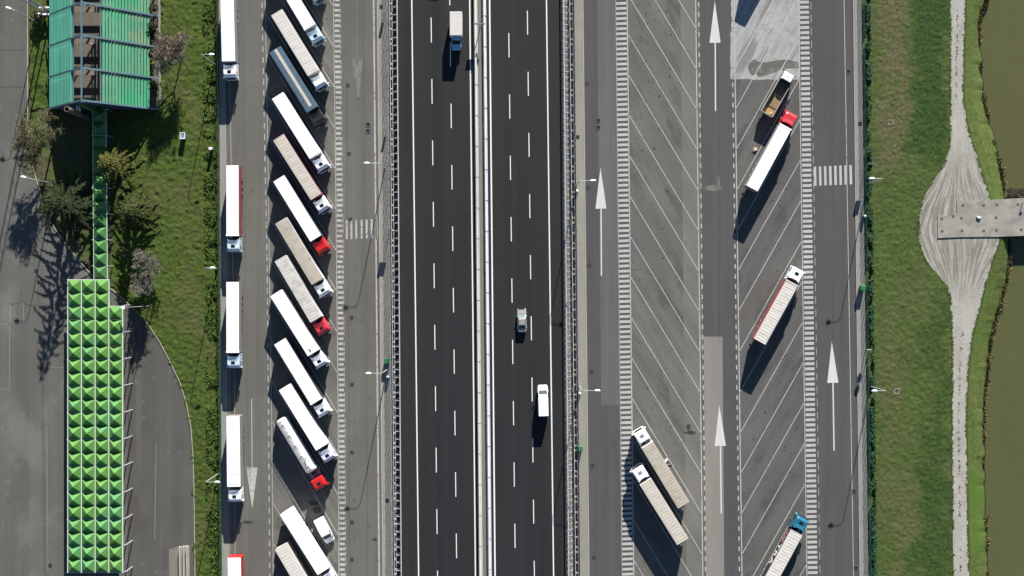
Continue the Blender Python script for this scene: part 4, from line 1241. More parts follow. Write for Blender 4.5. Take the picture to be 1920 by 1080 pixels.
obj('load', MB().box(-1.1, 1.1, -Ld + .15, -Ld + 1.4, 1.12, 1.24).add([(.35, -Ld + .2, 1.25), (.9, -Ld + .15, 1.35), (1.05, -Ld + .7, 1.5), (.6, -Ld + .9, 1.3), (.7, -Ld + .5, 1.7)], [(0, 1, 4), (1, 2, 4), (2, 3, 4), (3, 0, 4), (0, 3, 2, 1)]), surf('tan boards', (0.33, 0.21, 0.10), [(3, 1, 0, 3, 0.2)], coord='object'), t)
obj('chassis', MB().box(-.5, -.38, -Ld + .1, -.3, .65, .98).box(.38, .5, -Ld + .1, -.3, .65, .98).box(-1.0, 1.0, -Ld + .05, -Ld + .15, .5, .62), M_DARK, t)
wheels(t, [(sx * .98, -1.0) for sx in (-1, 1)] + [(sx * .92, -Ld + 2.1) for sx in (-1, 1)], .34, .45)


# ------------------------------------------------------------------ cars and vans
def loft_body(secs):
    """secs: (y, half width, z bottom, z shoulder, half width of top, z top)"""
    mb = MB()
    rings = []
    for (y, w, zb, zs, wt, zt) in secs:
        rings.append([(-w * .94, y, zb), (-w, y, zb + .2), (-w, y, zs), (-wt, y, zt), (wt, y, zt), (w, y, zs), (w, y, zb + .2), (w * .94, y, zb)])
    mb.loft(rings)
    return mb


def van(px0, px1, label, group, width=2.0, length=6.0, h=2.6, mat=None):
    """px0 rear, px1 front on the roof, survey pixels"""
    A, B = W(*px0, h * .9), W(*px1, 1.2)
    d = B - A
    d.z = 0
    t = thing('van', label, 'van', (B.x, B.y, 0.01), math.atan2(d.y, d.x) - PI / 2, group)
    w = width / 2
    L = length
    k = ('van', width, length, h)

    def body():
        return loft_body([(-L, w * .93, .45, 1.1, w * .84, h - .06), (-L + .12, w, .35, 1.2, w * .88, h), (-2.6, w, .33, 1.25, w * .89, h), (-1.75, w, .33, 1.22, w * .85, h - .08),
                          (-.95, w * .98, .33, 1.08, w * .80, 1.22), (-.25, w * .92, .35, .86, w * .74, 1.0), (-.02, w * .78, .42, .7, w * .6, .78)]).mesh('body', 0.035)
    b = put('body', cached((k, 'b'), body), mat or P_WHITE, t)
    zf = h - .08

    def ws():
        y0, z0, y1, z1 = -1.0, 1.26, -1.68, zf - .06
        a, c = w * .78, w * .80
        return MB().add([(-a, y0 + .03, z0), (a, y0 + .03, z0), (c, y1 + .03, z1), (-c, y1 + .03, z1), (-a, y0 - .03, z0 - .02), (a, y0 - .03, z0 - .02), (c, y1 - .03, z1 - .02), (-c, y1 - .03, z1 - .02)],
                        [(0, 1, 2, 3), (7, 6, 5, 4), (0, 4, 5, 1), (1, 5, 6, 2), (2, 6, 7, 3), (3, 7, 4, 0)]).mesh('windscreen')
    put('windscreen', cached((k, 'ws'), ws), M_GLASS_L, b)
    for sx in (-1, 1):
        put('side_window', cached((k, 'sw', sx), lambda: MB().obox((sx * w * .965, -1.95, 1.62), (.015, 0, 0), (0, .45, 0), (-sx * .03, 0, .3)).mesh('side_window')), M_GLASS, b)
        put('mirror', cached((k, 'mi', sx), lambda: MB().box(sx * (w + .16) - .1, sx * (w + .16) + .1, -1.28, -1.14, 1.2, 1.5).bar((sx * (w - .05), -1.2, 1.28), (sx * (w + .12), -1.2, 1.3), .06).mesh('mirror')), M_DARK, b)
        put('headlight', cached((k, 'hl', sx), lambda: MB().obox((sx * w * .74, -.2, .8), (.14, 0, 0), (0, .12, -.03), (0, .02, .09)).mesh('headlight')), M_LIGHT, b)
        put('tail_light', cached((k, 'tl', sx), lambda: MB().box(sx * w * .86 - .07, sx * w * .86 + .07, -L - .03, -L + .04, .95, 1.5).mesh('tail_light')), M_TAIL, b)
    put('bumper', cached((k, 'bu'), lambda: MB().box(-w * .86, w * .86, -.2, .04, .32, .55).box(-w * .9, w * .9, -L - .06, -L + .1, .38, .55).mesh('bumper', 0.02)), M_DARK, t)
    wheels(t, [(sx * (w - .14), y) for y in (-1.0, -L + 1.15) for sx in (-1, 1)], .24, .34)
    return t


van((1019.3, 780), (1017.5, 722), 'white panel van on the motorway beside the outer white line', None, 2.05, 6.0, 2.55)
van((594, 970.5), (619.7, 1017), 'white van parked askew in the slanted bays below the tanker', None, 2.0, 5.2, 2.2)
van((823, -92), (823, -38), 'van just beyond the top edge on the motorway, only its shadow showing', None, 2.0, 5.4, 2.3)

# sedan
A, B = W(979, 622.5, .8), W(978, 578, .7)
d = B - A
t = thing('car', 'silver beige saloon car driving between the dashed motorway lines', 'car', (B.x, B.y, 0.006), math.atan2(d.y, d.x) - PI / 2)
P_SILV = paint('silver beige car paint', (0.34, 0.325, 0.30), rough=0.3, metal=0.3, dirt=0.03)
body = obj('body', loft_body([(-4.66, .66, .35, .62, .58, .80), (-4.45, .84, .28, .72, .70, .97), (-3.9, .91, .25, .78, .76, 1.0), (-3.2, .92, .25, .78, .78, .96), (-1.5, .92, .25, .78, .78, .95), (-.9, .90, .25, .74, .76, .88), (-.3, .84, .28, .64, .68, .76), (-.02, .66, .36, .52, .52, .62)]), P_SILV, t, bevel=0.03)
mb = MB()
mb.loft([[(-.74, -3.95, .97), (.74, -3.95, .97), (.76, -1.25, .93), (-.76, -1.25, .93)], [(-.60, -3.25, 1.40), (.60, -3.25, 1.40), (.60, -2.05, 1.40), (-.60, -2.05, 1.40)]])
gl = obj('greenhouse', mb, M_GLASS, t)
obj('roof', MB().loft([[(-.63, -3.32, 1.385), (.63, -3.32, 1.385), (.63, -2.0, 1.385), (-.63, -2.0, 1.385)], [(-.56, -3.2, 1.44), (.56, -3.2, 1.44), (.56, -2.12, 1.44), (-.56, -2.12, 1.44)]]), P_SILV, t, bevel=0.02)
mb = MB()
for sx in (-1, 1):
    mb.bar((sx * .75, -1.25, .95), (sx * .61, -2.05, 1.4), .07)
    mb.bar((sx * .73, -3.95, .98), (sx * .61, -3.25, 1.4), .09)
    mb.bar((sx * .765, -2.65, .95), (sx * .61, -2.65, 1.4), .06)
obj('pillars', mb, P_SILV, t)
obj('windscreen', MB().add([(-.70, -1.27, .955), (.70, -1.27, .955), (.57, -2.04, 1.40), (-.57, -2.04, 1.40), (-.7, -1.32, .95), (.7, -1.32, .95), (.57, -2.08, 1.38), (-.57, -2.08, 1.38)], [(0, 1, 2, 3), (7, 6, 5, 4), (0, 4, 5, 1), (1, 5, 6, 2), (2, 6, 7, 3), (3, 7, 4, 0)]), surf('pale tinted windscreen', (0.16, 0.21, 0.20), rough=0.1, spec=0.7), t)
for sx in (-1, 1):
    obj('mirror', MB().box(sx * .98 - .09, sx * .98 + .09, -1.62, -1.5, .92, 1.06).bar((sx * .8, -1.55, .95), (sx * .95, -1.55, .97), .05), P_SILV, t)
    obj('headlight', MB().obox((sx * .62, -.2, .64), (.15, 0, 0), (0, .13, -.04), (0, .02, .06)), M_LIGHT, t)
    obj('tail_light', MB().box(sx * .64 - .15, sx * .64 + .15, -4.66, -4.5, .66, .8), M_TAIL, t)
wheels(t, [(sx * .8, y) for y in (-.95, -3.75) for sx in (-1, 1)], .22, .32)

# box truck on the motorway
fy = 94
A, B = W(854.7, 22, 3.3), W(855.8, 94.0, 0.9)
t = thing('box_truck', 'white box truck with blue cab heading down the motorway', 'truck', (B.x, B.y, 0.006), PI)
Lc = (A.y - B.y)
P_BLUEC = paint('sky blue cab paint', (0.20, 0.40, 0.58), rough=0.3, dirt=0.04)
cg = obj('cargo_box', MB().box(-1.18, 1.18, -Lc, -Lc + 4.55, .95, 3.32), P_WHITE, t, bevel=0.03)
obj('cargo_roof', MB().box(-1.15, 1.15, -Lc + .04, -Lc + 4.5, 3.325, 3.36).box(-1.1, 1.1, -Lc + .2, -Lc + .3, 3.36, 3.37), P_OFFW, cg)
obj('rear_door', MB().box(-1.1, -.02, -Lc - .03, -Lc - .002, 1.0, 3.25).box(.02, 1.1, -Lc - .03, -Lc - .002, 1.0, 3.25), P_WHITE2, cg)
yc = -Lc + 4.65
cb = obj('cab', loft_body([(yc, .92, .4, 1.2, .80, 2.25), (yc + .15, .95, .35, 1.25, .84, 2.32), (-1.75, .96, .35, 1.25, .82, 2.30), (-1.05, .95, .35, 1.1, .80, 1.22), (-.3, .90, .35, .9, .78, 1.02), (-.02, .76, .42, .7, .62, .82)]), P_BLUEC, t, bevel=0.03)
obj('windscreen', MB().add([(-.78, -1.06, 1.27), (.78, -1.06, 1.27), (.76, -1.68, 2.2), (-.76, -1.68, 2.2), (-.78, -1.12, 1.24), (.78, -1.12, 1.24), (.76, -1.74, 2.18), (-.76, -1.74, 2.18)], [(0, 1, 2, 3), (7, 6, 5, 4), (0, 4, 5, 1), (1, 5, 6, 2), (2, 6, 7, 3), (3, 7, 4, 0)]), M_GLASS, cb)
for sx in (-1, 1):
    obj('side_window', MB().obox((sx * .93, -1.9, 1.68), (.015, 0, 0), (0, .35, 0), (-sx * .03, 0, .3)), M_GLASS, cb)
    obj('mirror', MB().box(sx * 1.14 - .1, sx * 1.14 + .1, -1.35, -1.2, 1.25, 1.6).bar((sx * .9, -1.27, 1.4), (sx * 1.1, -1.27, 1.42), .05), M_DARK, cb)
    obj('headlight', MB().obox((sx * .68, -.2, .84), (.14, 0, 0), (0, .12, -.03), (0, .02, .09)), M_LIGHT, cb)
    obj('tail_light', MB().box(sx * .95 - .1, sx * .95 + .1, -Lc - .02, -Lc + .04, .75, .92), M_TAIL, t)
obj('chassis', MB().box(-.45, -.35, -Lc + .1, -.3, .55, .94).box(.35, .45, -Lc + .1, -.3, .55, .94), M_DARK, t)
wheels(t, [(sx * .82, -1.0) for sx in (-1, 1)] + [(sx * .85, -Lc + 1.4) for sx in (-1, 1)], .26, .36)


# ------------------------------------------------------------------ median barriers, guardrails, fences
def along(t_, b_, y):
    return W(lin(t_, b_, y), y)


def barrier(lt, lb, rt, rb, h, mat, label, joint=57.5, off=18):
    """pale profiled median barrier between two survey lines, jointed"""
    t = thing('median_barrier', label, 'barrier', (0, 0, 0))
    mb, mc = MB(), MB()
    y = -260 + off
    while y < 1340:
        a, b = y + .7, y + joint - .7
        ring0 = []
        for yy in (a, b):
            pl_, pr_ = along(lt, lb, yy), along(rt, rb, yy)
            wd = pr_.x - pl_.x
            ring0.append([(pl_.x, pl_.y, 0.004), (pl_.x + .02, pl_.y, .25), (pl_.x + wd * .22, pl_.y, h * .55), (pl_.x + wd * .3, pl_.y, h), (pr_.x - wd * .3, pl_.y, h), (pr_.x - wd * .22, pl_.y, h * .55), (pr_.x - .02, pl_.y, .25), (pr_.x, pl_.y, 0.004)])
        mb.loft(ring0)
        p = along((lt + rt) / 2, (lb + rb) / 2, b + .7)
        mc.box(p.x - .26, p.x + .26, p.y - .14, p.y + .14, 0.004, h - .12)
        y += joint
    body = put('barrier_body', mb.mesh('barrier_body'), mat, t)
    put('joint_plate', mc.mesh('joint_plate'), M_STEEL_D, t)['kind'] = 'stuff'
    return t


barrier(887.6, 897.2, 894.8, 905, 1.0, M_BARRIER, 'cream concrete median barrier beside the southbound carriageway')
barrier(904.8, 915, 911.3, 922, 1.0, M_BARRIER_W, 'white median barrier beside the northbound carriageway', off=4)


def guardrail(t_, b_, side, step, h, label):
    """steel guardrail; side = direction (in x) of the posts behind the beam"""
    t = thing('guardrail', label, 'guardrail')
    mb = MB()
    for yy in range(-260, 1340, 40):
        a, b = along(t_, b_, yy), along(t_, b_, yy + 40)
        for (z, w, hh) in ((h, .16, .10), (h - .26, .08, .28), (h - .66, .08, .28)):
            mb.bar((a.x, a.y, z), (b.x, b.y, z), w, hh)
    put('rail', mb.mesh('rail'), M_STEEL, t)
    n = 0
    pm, bm_ = MB(), MB()
    pm.box(-.06, .06, -.05, .05, 0, h - .1)
    pm.bar((0, 0, h - .02), (side * .68, 0, h - .10), .09, .07)
    pm.bar((side * .68, 0, h - .08), (side * .62, 0, 0.1), .08)
    pm.bar((side * .62, 0, .35), (side * .12, .5, h - .3), .05)
    ME = pm.mesh('post')
    far = MB()
    farn = 0
    yy = -258
    while yy < 1338:
        p = along(t_, b_, yy)
        if -6 < yy < 1086 and n < 100:
            put('post', ME, M_STEEL, t, (p.x + side * .09, p.y, 0))
            n += 1
        else:
            x = p.x + side * .09
            far.box(x - .06, x + .06, p.y - .05, p.y + .05, 0, h - .1)
            far.bar((x, p.y, h - .02), (x + side * .68, p.y, h - .1), .09, .07)
            far.bar((x + side * .68, p.y, h - .08), (x + side * .62, p.y, .1), .08)
            farn += 1
        yy += step
    if farn:
        put('post', far.mesh('post'), M_STEEL, t)['kind'] = 'stuff'
    return t


guardrail(745.6, 753.6, -1, 14.4, 1.45, 'tall steel guardrail with braced posts beside the southbound hard shoulder')
guardrail(1056.2, 1065.8, 1, 10.95, 1.45, 'tall steel guardrail with braced posts standing in the pale gravel verge')


def double_rail(lt, lb, rt, rb, label):
    t = thing('double_guardrail', label, 'guardrail')
    z = .78
    for (a_, b_) in ((lt, lb), (rt, rb)):
        mb = MB()
        for yy in range(-260, 1340, 40):
            a, b = along(a_, b_, yy), along(a_, b_, yy + 40)
            mb.bar((a.x, a.y, z), (b.x, b.y, z), .10, .3)
        put('rail', mb.mesh('rail'), M_STEEL if a_ == lt else M_WOODP, t)
    yy = -20
    k = 0
    sp = MB().box(0, 1, -.16, .16, z - .10, z + .17).box(.42, .58, -.07, .07, 0, z - .1).mesh('spacer')
    while yy < 1100:
        p = along(lt, lb, yy)
        q = along(rt, rb, yy)
        o = put('spacer', sp, M_WOODP, t, (p.x, p.y, 0))
        o.scale = (q.x - p.x, 1, 1)
        yy += (19.2 if k % 3 else 9.0) + random.uniform(-.5, .5)
        k += 1
    return t


double_rail(731.3, 740.6, 735.6, 744.2, 'low double rail with cross spacers between pavement and tall guardrail, southbound')
double_rail(1067.8, 1079, 1073.2, 1084.6, 'low double rail with cross spacers beside the gravel verge, northbound')


def mesh_fence(t_, b_, h, label, step=24.0, dense=.22, mat=None, y0=-240, y1=1320, base=0.0):
    t = thing('mesh_fence', label, 'fence')
    mat = mat or M_FENCE
    ps = MB().tube((0, 0, 0), (0, 0, h + .08), .04, n=6).mesh('post')
    yy = y0
    while yy < y1:
        p = along(t_, b_, yy)
        put('post', ps, mat, t, (p.x, p.y, base))
        yy += step
    mb = MB()
    A, B = along(t_, b_, y0), along(t_, b_, y1)
    L = (B - A).length
    n = int(L / dense)
    for i in range(n):
        p = A.lerp(B, i / n)
        mb.box(p.x - .008, p.x + .008, p.y - .012, p.y + .012, base + .05, base + h)
    for i in range(int(h / .3) + 1):
        z = base + .06 + i * (h - .1) / int(h / .3)
        mb.bar((A.x, A.y, z), (B.x, B.y, z), .02)
    put('wire_mesh', mb.mesh('wire_mesh'), mat, t)
    return t


mesh_fence(728.6, 737.4, 2.9, 'tall wire mesh fence between pavement and southbound double rail', mat=M_STEEL_D, dense=.4)
mesh_fence(1076, 1087.4, 2.2, 'tall wire mesh fence between northbound double rail and pale pavement', mat=M_STEEL_D, dense=.2)
mesh_fence(410.5, 416.5, 2.0, 'green mesh fence in the hedge behind the row of lined-up lorries', dense=.35)
mesh_fence(1616, 1629, 2.0, 'green mesh fence overgrown by ivy between pavement and meadow', dense=.35)


# ------------------------------------------------------------------ foliage helpers
def leaves_mesh(name, centers, size, squash=1.0, up=0.35):
    """one quad per centre, random orientation"""
    n = len(centers)
    c = np.asarray(centers, dtype=np.float64)
    a = rng.normal(size=(n, 3)); a[:, 2] *= squash
    a /= np.linalg.norm(a, axis=1)[:, None]
    b = rng.normal(size=(n, 3)); b[:, 2] *= squash
    nrm = np.cross(a, b)
    nrm /= np.linalg.norm(nrm, axis=1)[:, None] + 1e-9
    b = np.cross(nrm, a)
    s = size * rng.uniform(.6, 1.35, size=(n, 1))
    v = np.stack([c - a * s, c + b * s * .6, c + a * s, c - b * s * .6], axis=1).reshape(-1, 3)
    f = np.arange(n * 4).reshape(n, 4)
    return np_mesh(name, v, f, 4)


def ivy_band(t_, b_, wl, wr, h, n, size, mat, label, y0=-120, y1=1200, clump=0.16):
    y = rng.uniform(y0, y1, n * 3)
    u = rng.uniform(-1, 1, n * 3)
    dens = fbm(y * clump * .35, u * .8 + 4, 4)
    keep = dens > np.quantile(dens, .45)
    y, u, dens = y[keep][:n], u[keep][:n], dens[keep][:n]
    k = 1 / SC
    x = (t_ + (b_ - t_) * y / 1080 + np.where(u < 0, u * wl, u * wr) - 960) * k
    hh = h * (.55 + .9 * (dens - .4)) * np.sqrt(np.clip(1 - u ** 2, 0, 1))
    z = hh * rng.uniform(.15, 1.0, len(y)) ** .6
    Yw = (540 - y) * k
    o = put('ivy_hedge', leaves_mesh('ivy_hedge', np.stack([x, Yw, z], 1), size, .30), mat)
    return tag(o, label, 'hedge')


ivy_band(399, 407, 20, 7, .75, 8500, .19, M_IVY, 'shaggy bright green hedge along the fence behind the row of lorries')
ivy_band(1624, 1636, 6.0, 8, 1.4, 20000, .18, M_IVY_D, 'dark blue green ivy hedge along the fence beside the meadow')


def tufts(name, pts, hmin, hmax, width, mat, z=None):
    n = len(pts)
    p = np.asarray(pts)
    V = []
    k = 3
    base = np.zeros((n, k, 3, 3))
    for i in range(k):
        a = rng.uniform(0, 2 * PI, n)
        h = rng.uniform(hmin, hmax, n)
        l = rng.uniform(.1, .5, n) * h
        dx, dy = np.cos(a), np.sin(a)
        w = width * rng.uniform(.6, 1.3, n)
        zz = p[:, 2]
        base[:, i, 0] = np.stack([p[:, 0] - dy * w, p[:, 1] + dx * w, zz], 1)
        base[:, i, 1] = np.stack([p[:, 0] + dy * w, p[:, 1] - dx * w, zz], 1)
        base[:, i, 2] = np.stack([p[:, 0] + dx * l, p[:, 1] + dy * l, zz + h], 1)
    v = base.reshape(-1, 3)
    return np_mesh(name, v, np.arange(len(v)).reshape(-1, 3), 3)


def flat_blades(name, pts, size):
    """small low grass pads, each a slightly tilted irregular quad lying near the ground"""
    p = np.asarray(pts)
    n = len(p)
    a = rng.uniform(0, 2 * PI, n)
    l = size * rng.uniform(.5, 1.5, n)
    w_ = l * rng.uniform(.3, .7, n)
    d = np.stack([np.cos(a), np.sin(a), np.zeros(n)], 1)
    e = np.stack([-np.sin(a), np.cos(a), np.zeros(n)], 1)
    up = rng.uniform(.02, .06, (n, 4))
    q = [p - d * l[:, None], p + e * w_[:, None], p + d * l[:, None], p - e * w_[:, None]]
    v = np.stack(q, 1)
    v[:, :, 2] += up
    return np_mesh(name, v.reshape(-1, 3), np.arange(n * 4).reshape(n, 4)[:, ::-1], 4)


def displaced_grass(name, poly_px, mat, amp, step=.28, freq=.55, base=0.0, zfun=None):
    poly = pxpoly(poly_px)
    xs = [p[0] for p in poly]; ysv = [p[1] for p in poly]
    gx = np.arange(min(xs), max(xs) + step, step)
    gy = np.arange(min(ysv), max(ysv) + step, step)
    X, Yg = np.meshgrid(gx, gy, indexing='ij')
    Xj = X + rng.uniform(-.3, .3, X.shape) * step
    Yj = Yg + rng.uniform(-.3, .3, X.shape) * step
    z = base + amp * (fbm(X * freq, Yg * freq, 3) ** 1.5 * 1.2 + .5 * vnoise(X * 2.3, Yg * 2.3) - .25)
    z = np.maximum(z, base + .006)
    V = np.stack([Xj, Yj, z], -1).reshape(-1, 3)
    ny = len(gy)
    ix = np.arange(len(gx) - 1)[:, None] * ny + np.arange(ny - 1)[None, :]
    f = np.stack([ix, ix + ny, ix + ny + 1, ix + 1], -1).reshape(-1, 4)
    cx = V[f].mean(1)
    edge = (fbm(cx[:, 0] * .8, cx[:, 1] * .8, 2) - .5) * 1.2
    ok = in_poly(cx[:, 0] + edge, cx[:, 1] + edge, poly)
    f = f[ok]
    o = put(name, np_mesh(name, V, f, 4), mat)
    o['kind'] = 'stuff'
    return o


def scatter_poly(poly_px, n):
    poly = pxpoly(poly_px)
    xs = [p[0] for p in poly]; ysv = [p[1] for p in poly]
    x = rng.uniform(min(xs), max(xs), n * 3); y = rng.uniform(min(ysv), max(ysv), n * 3)
    ok = in_poly(x, y, poly)
    return x[ok][:n], y[ok][:n]


# garden grass between forecourt and hedge
GARDEN = [(304, -60), (396, -60), (402, 400), (406, 700), (408, 1140), (366, 1140), (364, 920), (358, 800), (350, 758), (338, 718), (320, 680), (300, 642), (278, 608), (252, 580), (228, 556), (205, 530), (205, 205), (304, 205)]
displaced_grass('garden_grass', GARDEN, M_GRASS_L, .19, step=.2, freq=1.5)
displaced_grass('garden_grass', [(55, -60), (88, -60), (92, 205), (58, 205)], M_GRASS_L, .3)
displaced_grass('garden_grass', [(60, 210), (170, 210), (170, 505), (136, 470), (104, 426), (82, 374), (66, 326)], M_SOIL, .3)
# meadow beside the canal track
ML = lambda a: [(lin(a[0], a[1], y), y) for y in range(-60, 1141, 60)]
tl = [(pl(TRACK_L, y) - 2, y) for y in range(1140, -61, -30)]
MEADOW = [(1628, -60)] + [(lin(1628, 1640, y), y) for y in range(0, 1141, 60)] + tl
def soft_mask(px, py, rects):
    """smooth 0..1 mask of survey-pixel rectangles (x0, x1, y0, y1, strength)"""
    out = np.zeros_like(px)
    wob = (fbm(px * .04, py * .025, 4) - .5) * 80
    wob2 = (fbm(px * .03 + 40, py * .03, 4) - .5) * 60
    for (x0, x1, y0, y1, st_) in rects:
        e = lambda d, w_: np.clip(d / w_ + .5, 0, 1)
        m_ = e(px + wob - x0, 34) * e(x1 - px - wob, 34) * e(py + wob2 - y0, 50) * e(y1 - py - wob2, 50)
        out = np.maximum(out, m_ * st_)
    return out


og = displaced_grass('meadow_grass', MEADOW, M_MEADOW, .13, step=.2, freq=1.5)
vc = np.zeros(len(og.data.vertices) * 3, np.float32)
og.data.vertices.foreach_get('co', vc)
vc = vc.reshape(-1, 3)
vx, vy = vc[:, 0] * SC + 960, 540 - vc[:, 1] * SC
for att, rects in (('dry_growth', [(1640, 1706, -200, 330, .68), (1650, 1700, 560, 860, .4), (1660, 1712, 860, 1200, .5)]),
                   ('deep_growth', [(1706, 1784, -200, 300, .95), (1744, 1790, 560, 900, .7), (1718, 1764, 590, 700, .6), (1715, 1790, 860, 1200, .75), (1628, 1648, -200, 1200, .4)])):
    at = og.data.attributes.new(att, 'FLOAT', 'POINT')
    at.data.foreach_set('value', soft_mask(vx, vy, rects).astype(np.float32))
# tufts down the middle of the track
M_TUFT = surf('dusty track tufts', (0.085, 0.085, 0.065), [(2, 2, 0, 3, .2)], rough=.95)
yy = rng.uniform(-40, 1130, 900)
keep = ((yy < 190) | (yy > 620)) & (fbm(yy * .12, yy * 0 + 2.2, 3) > .47)
yy = yy[keep]
xx = np.array([(pl(TRACK_L, v) * .5 + pl(TRACK_R, v) * .5) for v in yy]) - 1 + rng.normal(0, 1.2, len(yy))
o = put('track_grass', flat_blades('track_grass', np.stack([(xx - 960) / SC, (540 - yy) / SC, np.full(len(xx), .0)], 1), .13), M_TUFT)
o['kind'] = 'stuff'

# grass creeping over the ragged edges of the track
ce = []
for P_, sg in ((TRACK_L, 1), (TRACK_R, -1)):
    y_ = rng.uniform(-40, 1130, 2600)
    d_ = fbm(y_ * .10 + (50 if sg > 0 else 0), y_ * 0 + 4.4, 4)
    y_ = y_[d_ > .46]
    x_ = np.array([pl(P_, v) for v in y_]) + sg * (np.abs(rng.normal(0, 1.5, len(y_))) - .8)
    ok_ = ~((y_ > 370) & (y_ < 448) & (x_ > 1750))
    ce.append(np.stack([(x_[ok_] - 960) / SC, (540 - y_[ok_]) / SC, np.full(ok_.sum(), .0)], 1))
o = put('edge_grass', flat_blades('edge_grass', np.concatenate(ce), .13), M_GRASS_R)
o['kind'] = 'stuff'

# bank tufts and reeds
n = 9000
yy = rng.uniform(-60, 1140, n)
xs_ = np.array([pl(SHORE, v) for v in yy]); xt_ = np.array([pl(TRACK_R, v) for v in yy]) + 3
u = rng.uniform(0, 1, n)
zz = np.interp(u, [0, .35, .8, 1], [-.04, -.35, -1.35, -1.9])
ok = (xs_ - xt_ > 6) & ~((yy > 368) & (yy < 446))
px = xt_ + (xs_ - xt_) * u
P3 = np.stack([(px - 960) / SC * (1 - zz / CAM_H), (540 - yy) / SC, zz], 1)[ok]
n = 5200
yy = rng.uniform(-60, 1140, n)
dens = fbm(yy * .05, yy * 0 + 8, 3)
ok = (dens > np.interp(yy, [0, 430, 470, 760, 800], [.53, .53, .30, .30, .5])) & ~((yy > 372) & (yy < 442))
yy = yy[ok]
xs_ = np.array([pl(SHORE, v) for v in yy]) + rng.normal(-3.2, 2.6, len(yy))
zz = np.full(len(yy), -1.8)
o = put('shore_reeds', tufts('shore_reeds', np.stack([(xs_ - 960) / SC * (1 + 1.8 / CAM_H), (540 - yy) / SC, zz], 1), .3, .85, .11, None), M_REED); o['kind'] = 'stuff'


# ------------------------------------------------------------------ trees
def grow(mbt, mbc, p, d, length, r, depth, maxd, rnd, spread=.6, up=.15, twig=5, thin=.7, sides=4):
    """one limb that splits; the trunk and first limbs go into mbt, the rest into mbc"""
    segs = 3
    q = Vector(p)
    dd = Vector(d).normalized()
    rr = r
    pts = [q.copy()]
    for s in range(segs):
        dd = (dd + Vector((rnd.uniform(-1, 1), rnd.uniform(-1, 1), rnd.uniform(-.6, 1) * .6 + up)) * .16).normalized()
        q2 = q + dd * length / segs
        r2 = rr * .85
        (mbt if depth == 0 else mbc).tube(q, q2, rr, r2, sides if depth < 2 else 3, cap=False)
        q, rr = q2, r2
        pts.append(q.copy())
    if depth >= maxd:
        return
    n = twig if depth else twig + 1
    for i in range(n):
        t0 = rnd.uniform(.35, 1.0) if depth else rnd.uniform(.55, 1.0)
        a = pts[0].lerp(pts[-1], t0)
        ax = Vector((rnd.uniform(-1, 1), rnd.uniform(-1, 1), rnd.uniform(-.25, .55)))
        nd = (dd * (1 - spread) + ax.normalized() * spread + Vector((0, 0, up * .4))).normalized()
        grow(mbt, mbc, a, nd, length * rnd.uniform(.55, .8), max(rr * thin, .018), depth + 1, maxd, rnd, spread, up, twig, thin, sides)


def bare_tree(px, py, h, R, label, mat, seed, spread=.62, depth=5, trunk_r=.16, up=.12, twig=4, group=None, name='bare_tree', first=.34):
    rnd = random.Random(seed)
    p = W(px, py)
    t = thing(name, label, 'tree', (p.x, p.y, 0), group=group)
    mt, mc = MB(), MB()
    grow(mt, mc, (0, 0, -.1), (0, 0, 1), h * first, trunk_r, 0, depth, rnd, spread, up, twig)
    a = np.array(mc.v)
    kr = R / np.quantile(np.hypot(a[:, 0], a[:, 1]), .96)
    kz = h / a[:, 2].max()
    for b_ in (mt, mc):
        b_.v = [(x_ * (kr if b_ is mc else 1), y_ * (kr if b_ is mc else 1), z_ * kz) for (x_, y_, z_) in b_.v]
    put('trunk', mt.mesh('trunk', recalc=False), M_BARK, t)
    put('crown', mc.mesh('crown', recalc=False), mat, t)
    return t


def conifer(px, py, h, R, label, mat, seed, whorls=16, lean=(0, 0), nbr=(6, 9), droop=.22, start=.16, power=.85, dens=1.0, nl=.42):
    rnd = random.Random(seed)
    p = W(px, py)
    t = thing('conifer_tree', label, 'tree', (p.x, p.y, 0))
    mt = MB()
    mt.tube((0, 0, -.1), (lean[0] * .5, lean[1] * .5, h * .5), .20, .12, 8).tube((lean[0] * .5, lean[1] * .5, h * .5), (lean[0], lean[1], h), .12, .02, 6)
    C, A = [], []
    for k in range(whorls):
        f = start + (1 - start) * (k / (whorls - 1)) ** .9
        z = h * f
        Lw = R * (1 - f) ** power + .25
        n = rnd.randint(*nbr)
        a0 = rnd.uniform(0, 2 * PI)
        for i in range(n):
            a = a0 + 2 * PI * i / n + rnd.uniform(-.25, .25)
            Lb = Lw * rnd.uniform(.62, 1.12)
            d = Vector((math.cos(a), math.sin(a), 0))
            s = Vector((-d.y, d.x, 0))
            base = Vector((lean[0] * f, lean[1] * f, z))
            tip = base + d * Lb + Vector((0, 0, -droop * Lb + .1))
            mt.tube(base, base.lerp(tip, .9), .035, .012, 3, cap=False)
            m = max(4, int(Lb / .11 * dens))
            for j in range(m):
                u = .18 + .82 * (j + rnd.random()) / m
                c = base.lerp(tip, u) + Vector((0, 0, .12 * math.sin(u * PI)))
                wl = nl * (1.15 - .65 * u) * rnd.uniform(.6, 1.15)
                for sg in (-1, 1):
                    e = (d * .75 + s * sg * .7 + Vector((0, 0, rnd.uniform(-.35, .1)))).normalized() * wl
                    w_ = (s * .25 * sg - d * .6 + Vector((0, 0, rnd.uniform(-.5, .5)))).normalized() * .10
                    C.append((c - w_, c + w_, c + e + w_ * .5, c + e - w_ * .5))
    v = np.array([[tuple(q) for q in quad] for quad in C]).reshape(-1, 3)
    put('trunk', mt.mesh('trunk', recalc=False), M_BARK, t)
    put('crown', np_mesh('crown', v, np.arange(len(v)).reshape(-1, 4), 4), mat, t)
    return t


